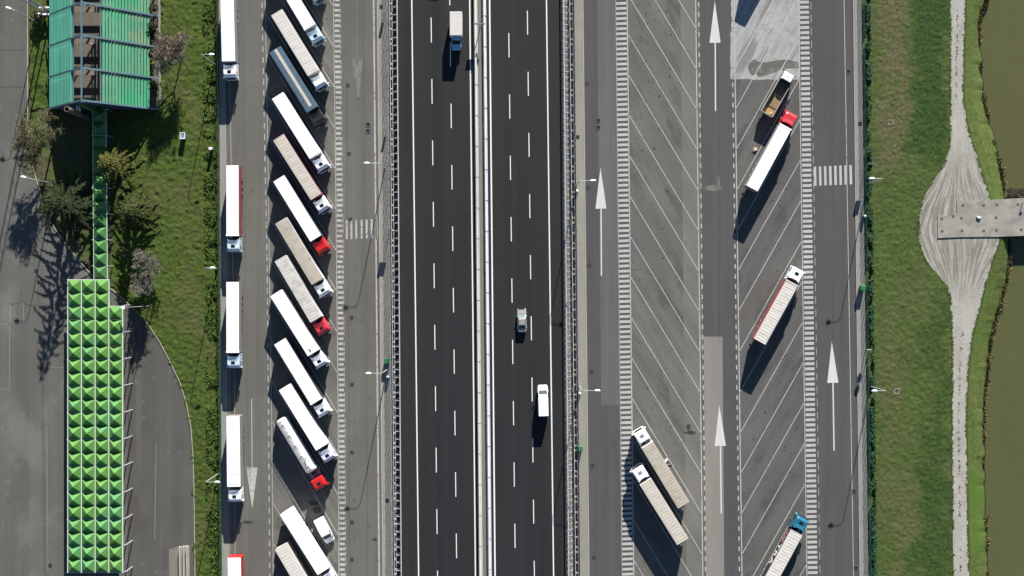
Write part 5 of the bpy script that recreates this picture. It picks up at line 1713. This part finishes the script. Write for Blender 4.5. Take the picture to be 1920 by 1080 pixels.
def bush(px, py, R, h, n, size, mat, label, seed, group=None, name='shrub'):
    p = W(px, py)
    t = thing(name, label, 'shrub', (p.x, p.y, 0), group=group)
    r0 = np.random.default_rng(seed)
    ncl = 9
    cc = np.stack([r0.normal(0, .42, ncl) * R, r0.normal(0, .42, ncl) * R, r0.uniform(.3, .85, ncl) * h], 1)
    k = r0.integers(0, ncl, n)
    dlt = r0.normal(size=(n, 3)); dlt /= np.linalg.norm(dlt, axis=1)[:, None]
    c = cc[k] + dlt * (r0.uniform(.3, 1, (n, 1)) ** .5) * np.array([R * .45, R * .45, h * .35])
    c[:, 2] = np.clip(c[:, 2], .05, None)
    put('crown', leaves_mesh('crown', c, size), mat, t)
    mt = MB()
    for i in range(ncl):
        mt.tube((0, 0, -.05), tuple(cc[i]), .03, .012, 4, cap=False)
    put('trunk', mt.mesh('trunk', recalc=False), M_BARK, t)
    return t


bare_tree(99, 277, 10.0, 6.0, 'large spreading bare brown tree at the forecourt edge below the green hall', M_TWIG_B, 21, spread=.72, depth=7, trunk_r=.24, twig=3, up=.06, first=.27)
conifer(143, 387, 13.4, 8.4, 'big dark conifer whose long shadow lies on the forecourt', M_NEEDLE_D, 5, whorls=16, nbr=(5, 8), nl=.6, power=.7)
conifer(228, 315, 9.0, 6.5, 'yellow green conifer overhanging the covered walkway', M_NEEDLE_Y, 8, whorls=12, lean=(-1.0, .6), droop=.28, nbr=(6, 8), nl=.6)
conifer(262, 398, 8.0, 6.2, 'dull olive conifer beside the walkway, between yellow conifer and grey shrub', M_NEEDLE_M, 12, whorls=13, droop=.3, nbr=(6, 9), nl=.6)
bare_tree(274, 514, 6.5, 4.0, 'pale grey leafless tree beside the junction of walkway and canopy', M_TWIG_G, 33, spread=.74, depth=6, trunk_r=.13, twig=4, up=.05, first=.27)
bare_tree(341, 108, 9.0, 4.2, 'pinkish leafless tree in the garden between hall and hedge', M_TWIG_P, 44, spread=.66, depth=6, trunk_r=.16, twig=4, up=.1, first=.30)
bush(281, 133, 1.0, 1.6, 700, .16, M_BUSH_L, 'small lime green shrub at the edge of the slatted roof', 3)
for i, (x, y, R, h, lab) in enumerate(((285, 20, 1.7, 2.6, 'dark shrub beside the slatted roof at the top edge'), (288, 62, 1.5, 2.4, 'dark shrub beside the slatted roof left of the pinkish tree'),
                                       (286, 100, 1.2, 2.2, 'dark shrub touching the pinkish tree beside the slatted roof'), (290, 165, 1.3, 2.0, 'dark shrub near the lower corner of the slatted roof'),
                                       (73, 30, 1.4, 2.2, 'thin olive shrub below the twin mast beside the forecourt'))):
    bush(x, y, R, h, 1100, .17, M_BUSH_D if i < 4 else M_TWIG_B, lab, 40 + i, group='garden shrubs')

# ------------------------------------------------------------------ A-frame hall
AX, AZ, HALF = -79.8, 12.5, 11.2
YS = 34.8
BAY = 6.05
NB = 6
t = thing('hall_building', 'steep A-frame hall with green slatted roof, open ridge and blue grey frames', 'building', (AX, YS, 0))


def slope_pt(s, u):
    """u 0 at the foot, 1 at the ridge; s side"""
    return (s * HALF * (1 - u), AZ * u)


for s in (-1, 1):
    nrm = Vector((s * AZ, 0, HALF)).normalized()
    for bay in range(NB):
        mb = MB()
        y0, y1 = bay * BAY + .16, (bay + 1) * BAY - .16
        ns = 15
        for i in range(ns):
            ua, ub = .155 + (.765 - .155) * i / ns, .155 + (.765 - .155) * (i + (.66 if s > 0 else .86)) / ns
            xa, za = slope_pt(s, ua)
            xb, zb_ = slope_pt(s, ub)
            oa, ob = (nrm * .15, nrm * .02) if s > 0 else (nrm * .40, nrm * .03)
            a = Vector((xa, 0, za)) + oa
            b = Vector((xb, 0, zb_)) + ob
            th = nrm * .05
            q = [(a.x, y0, a.z), (a.x, y1, a.z), (b.x, y1, b.z), (b.x, y0, b.z)]
            q2 = [(v[0] - th.x, v[1], v[2] - th.z) for v in q]
            mb.add(q + q2, [(0, 1, 2, 3), (7, 6, 5, 4), (0, 4, 5, 1), (1, 5, 6, 2), (2, 6, 7, 3), (3, 7, 4, 0)])
        put('roof_panel', mb.mesh('roof_panel'), M_ROOFG if s > 0 else M_ROOFG2, t)
for k in range(NB + 1):
    mb = MB()
    y = k * BAY
    for s in (-1, 1):
        off = Vector((s * AZ, 0, HALF)).normalized() * .22
        a = Vector((s * HALF * .96, y, AZ * .04)) + off
        b = Vector((0, y, AZ + .1)) + off * .5
        mb.bar(a, b, .22, .34, up=(0, 1, 0))
    # collar beam under the open ridge
    xa, za = slope_pt(1, .75)
    mb.bar((-xa, y + (.3 if k else .3), za - .3), (xa, y + .3, za - .3), .25, .25)
    put('frame_beam', mb.mesh('frame_beam'), M_BLUEBEAM, t)
mb = MB()
mb.bar((0, -.1, AZ + .15), (0, NB * BAY + .1, AZ + .15), .26, .3)
put('ridge_beam', mb.mesh('ridge_beam'), M_BLUEBEAM, t)
mb = MB()
for s in (-1, 1):
    xa, za = slope_pt(s, .77)
    mb.bar((xa, 0, za), (xa, NB * BAY, za), .2, .3)
put('ridge_edge_beam', mb.mesh('ridge_edge_beam'), M_BLUEBEAM, t)
mb = MB()
mb.add([(-HALF * .98, .05, 0), (HALF * .98, .05, 0), (2.4, .05, AZ * .77), (-2.4, .05, AZ * .77), (-HALF * .98, .2, 0), (HALF * .98, .2, 0), (2.4, .2, AZ * .77), (-2.4, .2, AZ * .77)],
       [(0, 1, 2, 3), (7, 6, 5, 4), (0, 4, 5, 1), (1, 5, 6, 2), (2, 6, 7, 3), (3, 7, 4, 0)])
put('gable_wall', mb.mesh('gable_wall'), surf('shade blue gable boards', (0.055, 0.075, 0.12), [(3, 3, 0, 3, 0.2)], rough=0.7), t)  # dark blue carries the shade of the south face in its colour
mb = MB().box(-HALF + .6, HALF - .6, .3, NB * BAY, .0, .05)
put('hall_floor', mb.mesh('hall_floor'), M_PAVEDFLOOR, t)
M_DECK = surf('worn timber deck', (0.15, 0.125, 0.10), [(2, 2, 0, 3, 0.2)])
ME_IW = MB().box(-4.2, 4.2, .1, 1.1, 3.6, 3.8).mesh('cross_walkway')
for k in range(1, NB + 1):
    put('cross_walkway', ME_IW, M_DECK, t, (0, k * BAY, 0))
mb = MB()
mb.tube((.2, .85, AZ * .76), (.2, 1.0, AZ * .76), .5, n=16)
put('round_vent', mb.mesh('round_vent'), M_DARK, t)
# entrance valley over the covered walk
mb = MB()
mb.add([(-1.6, -.02, 8.6), (2.4, -.02, 8.2), (.5, -.02, 4.3), (.5, -1.5, 4.3), (-1.7, -.5, 7.6), (2.6, -.5, 7.2)], [(0, 2, 3, 4), (2, 1, 5, 3), (0, 4, 3, 5, 1, 2)])
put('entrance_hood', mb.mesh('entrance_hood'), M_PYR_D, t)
# duct from gable to flue
p = W(163.5, 220)
fx, fy = p.x - AX, p.y - YS
t2 = thing('flue_pipe', 'thick brown flue pipe with open top standing before the hall gable', 'chimney', (p.x, p.y, 0))
mb = MB()
n = 18
rg = []
for (z, r) in ((0, .52), (11.4, .52), (11.45, .56), (11.5, .5), (11.5, .42), (9.5, .42)):
    rg.append([(r * math.cos(2 * PI * i / n), r * math.sin(2 * PI * i / n), z) for i in range(n)])
mb.loft(rg)
put('flue_tube', mb.mesh('flue_tube'), M_BROWNPIPE, t2)
obj('flue_duct', MB().tube((.05, .4, 5.0), (.05, YS - p.y + .0, 5.3), .42, .42, 16).tube((.05, 1.5, 5.1), (.05, 1.6, 5.12), .47, .47, 16), surf('shiny galvanised duct', (0.62, 0.64, 0.66), rough=0.35, metal=0.5), t2)

# twin mast with brackets
p = W(91, 24)
t = thing('twin_mast', 'dark twin-pole mast with pale brackets beside the slatted roof', 'mast', (p.x, p.y, 0))
for s in (-1, 1):
    obj('mast_pole', MB().tube((s * .55, s * .1, 0), (s * .55, s * .1, 21), .16, .10, 8), M_STEEL_D, t)
mb = MB()
for k in range(20):
    z = 1 + k
    mb.bar((-.55, -.1, z), (.55, .1, z + .9), .05)
obj('mast_lacing', mb, M_STEEL_D, t)
obj('mast_platform', MB().box(-1.2, 1.6, .55, .8, 1.6, 1.85).box(-1.2, 1.6, -.8, -.5, 1.6, 1.85).tube((-1.2, -.6, 1.7), (-1.2, -.6, 2.3), .22, n=10), M_LAMPHEAD, t)
obj('red_cabinet', MB().box(-.3, .1, .2, .7, 1.0, 1.9).box(-.34, .14, .16, .74, 1.9, 1.94), P_REDD, t)
p = W(183.5, 89, 0)
t = thing('globe_lamp', 'white globe lamp on a dark post under the open ridge', 'lamp', (p.x, p.y, .05))
mb = MB()
rg = []
for k in range(9):
    a = -PI / 2 + PI * k / 8
    rg.append([(.27 * math.cos(a) * math.cos(2 * PI * i / 14) + 1e-4 * math.cos(2 * PI * i / 14), .27 * math.cos(a) * math.sin(2 * PI * i / 14) + 1e-4 * math.sin(2 * PI * i / 14), 3.5 + .27 * math.sin(a)) for i in range(14)])
mb.loft(rg)
obj('globe', mb, M_LAMPHEAD, t, smooth=True)
obj('lamp_post', MB().tube((0, 0, 0), (0, 0, 3.25), .05, n=8), M_DARK, t)


# ------------------------------------------------------------------ pyramid canopies
def pyramid_mesh(cx, cy, hp):
    mb = MB()
    a, b = cx / 2 - .05, cy / 2 - .04
    mb.add([(-a, -b, 0), (a, -b, 0), (a, b, 0), (-a, b, 0), (0, 0, hp), (-a, -b, -.06), (a, -b, -.06), (a, b, -.06), (-a, b, -.06)],
           [(0, 1, 4), (1, 2, 4), (2, 3, 4), (3, 0, 4), (0, 5, 6, 1), (1, 6, 7, 2), (2, 7, 8, 3), (3, 8, 5, 0), (8, 7, 6, 5)])
    return mb.mesh('roof_pyramid', recalc=False)


ZC = 4.4
tl_ = W(127.0, 524.0, ZC)
br_ = W(230.0, 1073.5, ZC)
CX = (br_.x - tl_.x) / 4
CY = (tl_.y - br_.y) / 22
ME_P = pyramid_mesh(CX, CY, 1.12)
t = thing('pyramid_canopy', 'long canopy of green pyramids standing on the forecourt', 'canopy', (tl_.x, tl_.y, 0))
for r in range(22):
    for c in range(4):
        if c == 3 and r < 2:
            continue
        put('roof_pyramid', ME_P, M_PYR, t, ((c + .5) * CX, -(r + .5) * CY, ZC))
mb = MB()
for c in range(5):
    ya = 0 if c < 4 else -2 * CY
    mb.box(c * CX - .06, c * CX + .06, -22 * CY, ya, ZC - .25, ZC + .05)
for r in range(0, 23, 2):
    xe = 3 * CX if r < 2 else 4 * CX
    mb.box(-.15, xe + .1, -r * CY - .04, -r * CY + .04, ZC - .26, ZC + .03)
put('canopy_frame', mb.mesh('canopy_frame'), M_WHITEFRAME, t)
ME_C = MB().tube((0, 0, 0), (0, 0, ZC - .1), .11, n=8).tube((0, 0, ZC - .5), (-.35, 0, ZC - .12), .07, n=6).mesh('column')
for r in range(2, 23, 2):
    put('column', ME_C, M_POLE, t, (4 * CX + .55, -r * CY + .15, 0))
    put('column', ME_C, M_POLE, t, (CX * .5, -r * CY + .15, 0))
mb = MB()
ZW = 3.6
a_ = W(173.2, 205, ZW)
b_ = W(200.5, 523, ZW)
t = thing('covered_walkway', 'narrow walkway roof of green pyramids joining hall and canopy', 'canopy', (a_.x, a_.y, 0))
nw = 13
cw = (b_.x - a_.x - .25)
ch = (a_.y - b_.y) / nw
ME_W = pyramid_mesh(cw, ch, 1.0)
shift = .30 / nw
for r in range(nw):
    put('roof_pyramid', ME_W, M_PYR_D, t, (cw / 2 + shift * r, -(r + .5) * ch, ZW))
mb = MB()
for r in range(0, nw + 1, 2):
    mb.box(-.12, cw + .45, -r * ch - .035, -r * ch + .035, ZW - .2, ZW + .04)
mb.bar((-.02, 0, ZW - .1), (.3 - .02, -nw * ch, ZW - .1), .08, .2)
mb.bar((cw + .02, 0, ZW - .1), (cw + .32, -nw * ch, ZW - .1), .08, .2)
put('canopy_frame', mb.mesh('canopy_frame'), M_WHITEFRAME, t)
ME_C2 = MB().tube((0, 0, 0), (0, 0, ZW - .1), .08, n=8).mesh('column')
for r in range(0, nw + 1, 2):
    put('column', ME_C2, M_POLE, t, (cw + .25, -r * ch, 0))
    put('column', ME_C2, M_POLE, t, (.12, -r * ch, 0))
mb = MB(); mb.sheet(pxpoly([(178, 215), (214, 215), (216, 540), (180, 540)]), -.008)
struct('walkway_paving', mb, surf('dark grey walkway paving', (0.075, 0.075, 0.08), [(2, 2, 0, 3, 0.2)]))  # plain dark grey paving
mb = MB(); mb.sheet(pxpoly([(200, 356), (207, 350), (208, 388), (201, 390)]), .006)
struct('rust_paving', mb, surf('rust red paving', (0.14, 0.075, 0.045), [(2, 2, 0, 3, 0.2)]))

# ------------------------------------------------------------------ street lamps
LH = 10.9


def lamp(bx, by, dx, arm, label, dy=0.0, h=LH, box_head=False):
    p = W(bx, by)
    t = thing('street_lamp', label, 'street lamp', (p.x, p.y, 0), group='street lamps')
    n = math.hypot(dx, dy)
    d = Vector((dx / n, dy / n, 0))
    obj('pole', MB().tube((0, 0, 0), (0, 0, h * .5), .11, .085, 10).tube((0, 0, h * .5), (0, 0, h - .4), .085, .06, 10), M_POLE, t)
    e = d * arm
    obj('arm', MB().tube((0, 0, h - .45), tuple(d * .35 + Vector((0, 0, h - .08))), .05, .045, 8).tube(tuple(d * .35 + Vector((0, 0, h - .08))), tuple(e + Vector((0, 0, h))), .045, .035, 8), M_POLE, t)
    s = Vector((-d.y, d.x, 0))
    mb = MB()
    if box_head:
        mb.obox(e + d * .1 + Vector((0, 0, h + .02)), d * .24, s * .32, Vector((0, 0, .12)))
    else:
        rg = []
        for (u, w_, zt) in ((-.1, .09, .06), (.1, .20, .13), (.45, .24, .16), (.8, .19, .12), (.98, .07, .05)):
            c = e + d * u + Vector((0, 0, h))
            rg.append([tuple(c + s * w_ * math.cos(2 * PI * i / 10) + Vector((0, 0, zt * math.sin(2 * PI * i / 10)))) for i in range(10)])
        mb.loft(rg)
    hd = obj('lamp_head', mb, M_LAMPHEAD, t, smooth=not box_head)
    obj('lens', MB().obox(e + d * .45 + Vector((0, 0, h - .15)), d * .25, s * .15, Vector((0, 0, .03))), M_GLASSLENS, hd)
    obj('pole_base', MB().box(-.22, .22, -.22, .22, 0, .12), M_CONC, t)
    return t


lamp(402.5, 121, 1, 1.5, 'lamp leaning over the hedge beside the uppermost white lorry')
lamp(407, 504, 1, 1.2, 'lamp over the hedge between the red-sided and grey-beige lorries')
lamp(410, 888, 1, 1.8, 'lamp over the hedge beside the ribbed-roof lorry and arrow', -.0)
lamp(722, 316, -1, 1.9, 'lamp over the lane above the worn zebra crossing')
lamp(726, 693, -1, 2.0, 'lamp over the green bin on the southbound pavement')
lamp(1081, 348, 1, 2.1, 'lamp beside the tall white arrow on the motorway-side kerb', .03)
lamp(1086, 724, 1, 2.4, 'lamp on the pale pavement above the pavement green bin', .0)
lamp(1626.5, 343.5, -1, 1.75, 'lamp beside the ivy level with the zebra crossing')
lamp(1631.5, 724.5, -1, 1.8, 'lamp beside the ivy with an inspection chamber nearby')
lamp(70, 42, -1, 1.0, 'lamp at the forecourt edge in the upper corner by the mast', .3)
lamp(103, 345, -1, 1.6, 'lamp beside the big bare tree at the forecourt edge', .2)
lamp(279, 574, -1, 3.0, 'lamp with square white head beside the canopy corner', -.05, 6.2, True)


# ------------------------------------------------------------------ bins, signs, posts
def bin_(px, py, label, w=.52, l=.55, h=1.55):
    p = W(px, py, h)
    t = thing('waste_bin', label, 'waste bin', (p.x, p.y, .13), group='green waste bins')
    obj('bin_body', MB().loft([[(-w * .82, -l * .8, .12), (w * .82, -l * .8, .12), (w * .82, l * .8, .12), (-w * .82, l * .8, .12)], [(-w * .95, -l * .95, h - .2), (w * .95, -l * .95, h - .2), (w * .95, l * .95, h - .2), (-w * .95, l * .95, h - .2)]]), M_GREENBIN, t, bevel=.02)
    obj('lid', MB().loft([[(-w, -l, h - .2), (w, -l, h - .2), (w, l, h - .2), (-w, l, h - .2)], [(-w, -l, h - .12), (w, -l, h - .12), (w, l, h - .12), (-w, l, h - .12)], [(-w * .7, -l * .8, h), (w * .7, -l * .8, h), (w * .7, l * .8, h), (-w * .7, l * .8, h)]]), M_GREENBIN, t)
    for sx in (-1, 1):
        obj('wheel', MB().tube((sx * w * .6 - .03, -l * .7, .08), (sx * w * .6 + .03, -l * .7, .08), .08, n=10), M_BLACK, t)


bin_(725, 676.5, 'green waste bin under the lamp on the southbound pavement')
bin_(1087.5, 841.5, 'green waste bin on the pale pavement beside the motorway double rail')
bin_(1618.5, 540, 'green waste bin at the ivy hedge beside the meadow')


def sign(px, py, h, w, ph, label, shape='rect', rot=0.0, base=.13):
    p = W(px, py)
    t = thing('road_sign', label, 'road sign', (p.x, p.y, base), rot, group='road signs seen from above')
    obj('pole', MB().tube((0, 0, 0), (0, 0, h), .04, n=8), M_POLE, t)
    if shape == 'rect':
        obj('panel', MB().box(-w / 2, w / 2, .05, .09, h - ph, h), M_STEEL, t)
    else:
        mb = MB()
        mb.tube((0, .05, h - w / 2), (0, .09, h - w / 2), w / 2, n=20)
        mb.tube((0, .05, h - w * 1.55), (0, .09, h - w * 1.55), w / 2, n=20)
        obj('panel', mb, M_STEEL, t)


sign(731, 428, 3.8, 1.25, 1.1, 'road sign above the zebra crossing on the southbound pavement')
sign(721, 27, 1.9, .55, 1.2, 'narrow sign board on the southbound pavement at the top edge', base=.13)
sign(725, 243, 1.8, .5, 1.2, 'narrow sign board on the southbound pavement above the lamp', base=.13)
sign(1622.5, 311, 3.9, .95, 1.15, 'square road sign at the ivy above the stub post')
sign(1622, 655, 3.6, .85, 0, 'pair of round road signs on one pole by the ivy', 'round')


def stub(px, py, label, base=.13):
    p = W(px, py)
    t = thing('pavement_post', label, 'post', (p.x, p.y, base), group='pale-topped posts beside the lamps')
    obj('post', MB().box(-.24, .24, -.16, .16, 0, 1.0), M_STEEL_D, t, bevel=.02)
    obj('cap', MB().loft([[(.27 * k * math.cos(2 * PI * i / 12), .27 * k * math.sin(2 * PI * i / 12), z) for i in range(12)] for (k, z) in ((1, 1.0), (.95, 1.1), (.7, 1.2), (.2, 1.26))]), M_LAMPHEAD, t, smooth=True)


stub(1081.5, 359, 'pale-topped post below the lamp beside the tall white arrow')
stub(1086.5, 737, 'pale-topped post below the lamp above the pavement bin')
stub(1619, 406, 'pale-topped post against the ivy below the zebra crossing')
stub(728, 706, 'pale-topped post below the green bin on the southbound pavement')

# electrical cabinets in the garden
p = W(345.3, 256)
t = thing('utility_cabinet', 'glazed metal cabinet standing in the garden grass', 'cabinet', (p.x, p.y, 0))
obj('cabinet_body', MB().box(-.42, .42, -.55, .55, 0, 1.3), surf('blue grey cabinet', (0.16, 0.22, 0.32), [(3, 3, 0, 2, 0.2)], rough=0.3), t)
obj('cabinet_rim', MB().box(-.48, .48, -.62, -.5, 1.25, 1.4).box(-.48, .48, .5, .62, 1.25, 1.4).box(-.48, -.38, -.5, .5, 1.25, 1.4).box(.38, .48, -.5, .5, 1.25, 1.4), M_LAMPHEAD, t)
p = W(398.5, 280)
t = thing('meter_post', 'small grey meter post in the hedge beside the lane', 'cabinet', (p.x, p.y, 0))
obj('post_box', MB().box(-.28, .28, -.18, .18, 0, 1.7), M_STEEL_D, t, bevel=.02)
obj('post_lid', MB().box(-.34, .34, -.22, .22, 1.7, 1.76), M_LAMPHEAD, t)

# median sign with two boards
p = W(900, 50.5)
t = thing('median_sign', 'double signboard on a post in the motorway median', 'road sign', (p.x, p.y, 0))
obj('pole', MB().tube((0, 0, 0), (0, 0, 3.6), .07, n=10), M_STEEL_D, t)
obj('cross_beam', MB().bar((-1.15, 0, 3.35), (1.1, 0, 3.35), .08, .08), M_STEEL_D, t)
obj('panel', MB().box(-1.2, -.12, -.05, .0, 2.55, 3.4), M_STEEL_D, t)
obj('panel', MB().box(.35, 1.1, -.05, .0, 2.55, 3.4), M_STEEL_D, t)

# concrete barrier units stacked by the forecourt edge
for (x, y0, lab) in ((338.6, 1024.5, 'pale concrete barrier unit, one nearest the green canopy'), (345.8, 1023.5, 'pale concrete barrier unit between two others on the forecourt'), (352.2, 1023, 'pale concrete barrier unit nearest the forecourt kerb')):
    a, b = W(x, y0), W(x + .6, y0 + 92)
    mb = MB()
    prof = [(-.30, 0), (-.30, .1), (-.17, .42), (-.10, 1.0), (.10, 1.0), (.17, .42), (.30, .1), (.30, 0)]
    mb.loft([[(a.x + q, a.y, z) for (q, z) in prof], [(b.x + q, b.y, z) for (q, z) in prof]])
    o = obj('concrete_barrier', mb, surf('pale barrier unit', (0.34, 0.32, 0.27), [(2, .4, 0, 3, .18)], rough=.9), bevel=.015)
    tag(o, lab, 'barrier', 'concrete barrier units on the forecourt')
mb = MB(); mb.sheet(pxpoly([(317, 1030), (336, 1024), (336, 1300), (316, 1300)]), .009); struct('dusty_patch', mb, surf('dusty concrete trace', (0.17, 0.155, 0.13), [(1, .3, 0, 4, .2)]))

# rubbish heap beside the mottled lorry, crumpled box
p = W(1253.5, 870)
t = thing('rubbish_heap', 'heap of dark rubbish with a white sheet beside the mottled lorry', 'rubbish', (p.x, p.y, .006), math.radians(28))
r2 = random.Random(9)
for i in range(7):
    cx, cy = r2.uniform(-.3, .3), .75 - i * .27
    rr = r2.uniform(.22, .36)
    mb = MB()
    rg = []
    for k in range(6):
        a = PI / 2 * k / 5
        rg.append([(cx + (rr * math.cos(a) + .01) * (1 + r2.uniform(-.25, .25)) * math.cos(2 * PI * j / 8), cy + (rr * math.cos(a) + .01) * (1 + r2.uniform(-.25, .25)) * math.sin(2 * PI * j / 8), rr * 1.5 * math.sin(a)) for j in range(8)])
    mb.loft(rg)
    obj('bag', mb, surf('dark brown sack', (0.035, 0.024, 0.026), [(4, 4, 0, 3, .5)], rough=.5) if i % 3 else surf('mauve sack', (0.16, 0.12, 0.13), [(4, 4, 0, 3, .3)], rough=.6), t)
obj('white_sheet', MB().add([(-.5, .85, .1), (.1, 1.2, .08), (.3, .95, .35), (-.25, .7, .45), (-.5, .85, .05), (.1, 1.2, .03), (.3, .95, .3), (-.25, .7, .4)], [(0, 1, 2, 3), (7, 6, 5, 4), (0, 4, 5, 1), (1, 5, 6, 2), (2, 6, 7, 3), (3, 7, 4, 0)]), P_WHITE, t)
p = W(1415.5, 280)
t = thing('cardboard_box', 'crumpled pale cardboard box lying in a bay near the rose red cab', 'box', (p.x, p.y, .006), .3)
M_CARD = surf('pale cardboard', (0.50, 0.36, 0.25), [(3, 3, 0, 3, .2)], rough=.9)
obj('box_body', MB().loft([[(-.35, -.25, 0), (.4, -.3, 0), (.38, .3, 0), (-.3, .35, 0)], [(-.28, -.3, .28), (.34, -.22, .34), (.42, .25, .24), (-.22, .3, .3)]]), M_CARD, t)
obj('box_flap', MB().add([(-.35, .28, .28), (-.28, -.3, .28), (-.5, -.36, .16), (-.52, .2, .2), (-.35, .28, .25), (-.28, -.3, .25), (-.5, -.36, .13), (-.52, .2, .17)], [(0, 1, 2, 3), (7, 6, 5, 4), (0, 4, 5, 1), (1, 5, 6, 2), (2, 6, 7, 3), (3, 7, 4, 0)]), P_OFFW, t)

# ------------------------------------------------------------------ canal bridge
t = thing('canal_bridge', 'weathered concrete slab bridge from the gravel turning place over the canal', 'bridge')
poly = pxpoly([(1757.5, 403), (1786, 406), (1788, 402), (1793, 402), (1793.5, 376.5), (1855, 375), (1920, 371), (2200, 358), (2200, 430), (1920, 442), (1871, 444), (1800, 444.5), (1758, 446.5)])
mb = MB(); mb.prism(poly, -.42, .16)
put('bridge_deck', mb.mesh('bridge_deck'), M_CONC, t)
mb = MB()
for (x, y) in ((1765, 410.5), (1787, 406), (1766, 434), (1805, 385.5), (1844, 385), (1868.5, 384), (1908, 384), (1802, 409.5), (1867, 408.5), (1803, 433), (1844, 433), (1868, 432), (1914, 431)):
    q = W(x, y)
    mb.tube((q.x, q.y, .158), (q.x, q.y, .168), .30, n=14)
put('drill_mark', mb.mesh('drill_mark'), M_RUST, t)['kind'] = 'stuff'
mb = MB()
for x in (1884, 1960):
    q = W(x, 408)
    mb.box(q.x - .4, q.x + .4, q.y - 3.0, q.y + 3.0, -3.6, -.42)
put('bridge_pier', mb.mesh('bridge_pier'), M_CONC, t)
p = W(1834.5, 408)
mb = MB()
r2 = random.Random(3)
for i in range(5):
    mb.tube((r2.uniform(-.3, .3), r2.uniform(-.2, .2), 0), (r2.uniform(-.4, .4), r2.uniform(-.3, .3), .22), r2.uniform(.18, .3), r2.uniform(.1, .2), 7)
o = obj('cement_lump', mb, surf('pale cement lump', (0.45, 0.46, 0.43), [(3, 3, 0, 3, .3)]), loc=(p.x, p.y, .16))
tag(o, 'small pale lump of cement lying in the middle of the bridge', 'lump')
p = W(1916, 380)
t = thing('bridge_post', 'blue warning post at the picture edge of the bridge', 'post', (p.x, p.y, .16))
obj('post', MB().tube((0, 0, 0), (0, 0, .9), .09, n=10), M_STEEL_D, t)
obj('blue_panel', MB().box(-.2, .35, -.03, .03, .75, 1.0), surf('light blue panel', (0.22, 0.45, 0.58), rough=.4), t)
# rubble at the bridge mouth
p3 = []
for i in range(40):
    q = W(random.uniform(1890, 1925), random.uniform(355, 369), -1.5)
    p3.append(q)
mb = MB()
for q in p3:
    r = random.uniform(.15, .45)
    mb.obox(q, (r, r * .3 * random.uniform(-1, 1), .05), (-.2 * r, r * .7, .1), (0, .1, r * .5))
o = put('rubble', mb.mesh('rubble', .03), surf('tan rubble', (0.23, 0.19, 0.13), [(1.5, 1.5, 0, 3, .35)]))
o['kind'] = 'stuff'

# ------------------------------------------------------------------ light, sky, camera
SUN_EL = math.radians(21.4)
SUN_AZ = math.atan2(0.196, 0.98)      # clockwise from +Y
w = bpy.data.worlds.new('World')
scene.world = w
w.use_nodes = True
nt = w.node_tree
sky = nt.nodes.new('ShaderNodeTexSky')
sky.sky_type = 'NISHITA'
sky.sun_disc = False
sky.sun_elevation = SUN_EL
sky.sun_rotation = SUN_AZ
sky.altitude = 2200
sky.air_density = 1.0
sky.dust_density = 0.3
sky.ozone_density = 2.0
bg = nt.nodes['Background']
nt.links.new(sky.outputs[0], bg.inputs['Color'])
bg.inputs['Strength'].default_value = 0.05
sd = bpy.data.lights.new('sun', 'SUN')
sd.energy = 4.9
sd.angle = math.radians(0.5)
sd.color = (1.0, 0.95, 0.88)
so = bpy.data.objects.new('sun', sd)
COL.objects.link(so)
sv = Vector((math.sin(SUN_AZ) * math.cos(SUN_EL), math.cos(SUN_AZ) * math.cos(SUN_EL), math.sin(SUN_EL)))
so.rotation_euler = sv.to_track_quat('Z', 'Y').to_euler()
so.location = (40, 200, 120)

cd = bpy.data.cameras.new('camera')
cd.sensor_width = 36
cd.lens = 36 * CAM_H / 200.0
cd.clip_start = 1
cd.clip_end = 6000
co = bpy.data.objects.new('camera', cd)
COL.objects.link(co)
co.location = (0, 0, CAM_H)
co.rotation_euler = (0, 0, 0)
scene.camera = co
scene.view_settings.view_transform = 'Standard'
scene.view_settings.look = 'None'
scene.view_settings.gamma = 1.0
scene.view_settings.exposure = 1.35
scene.render.resolution_x = 1024
scene.render.resolution_y = 576
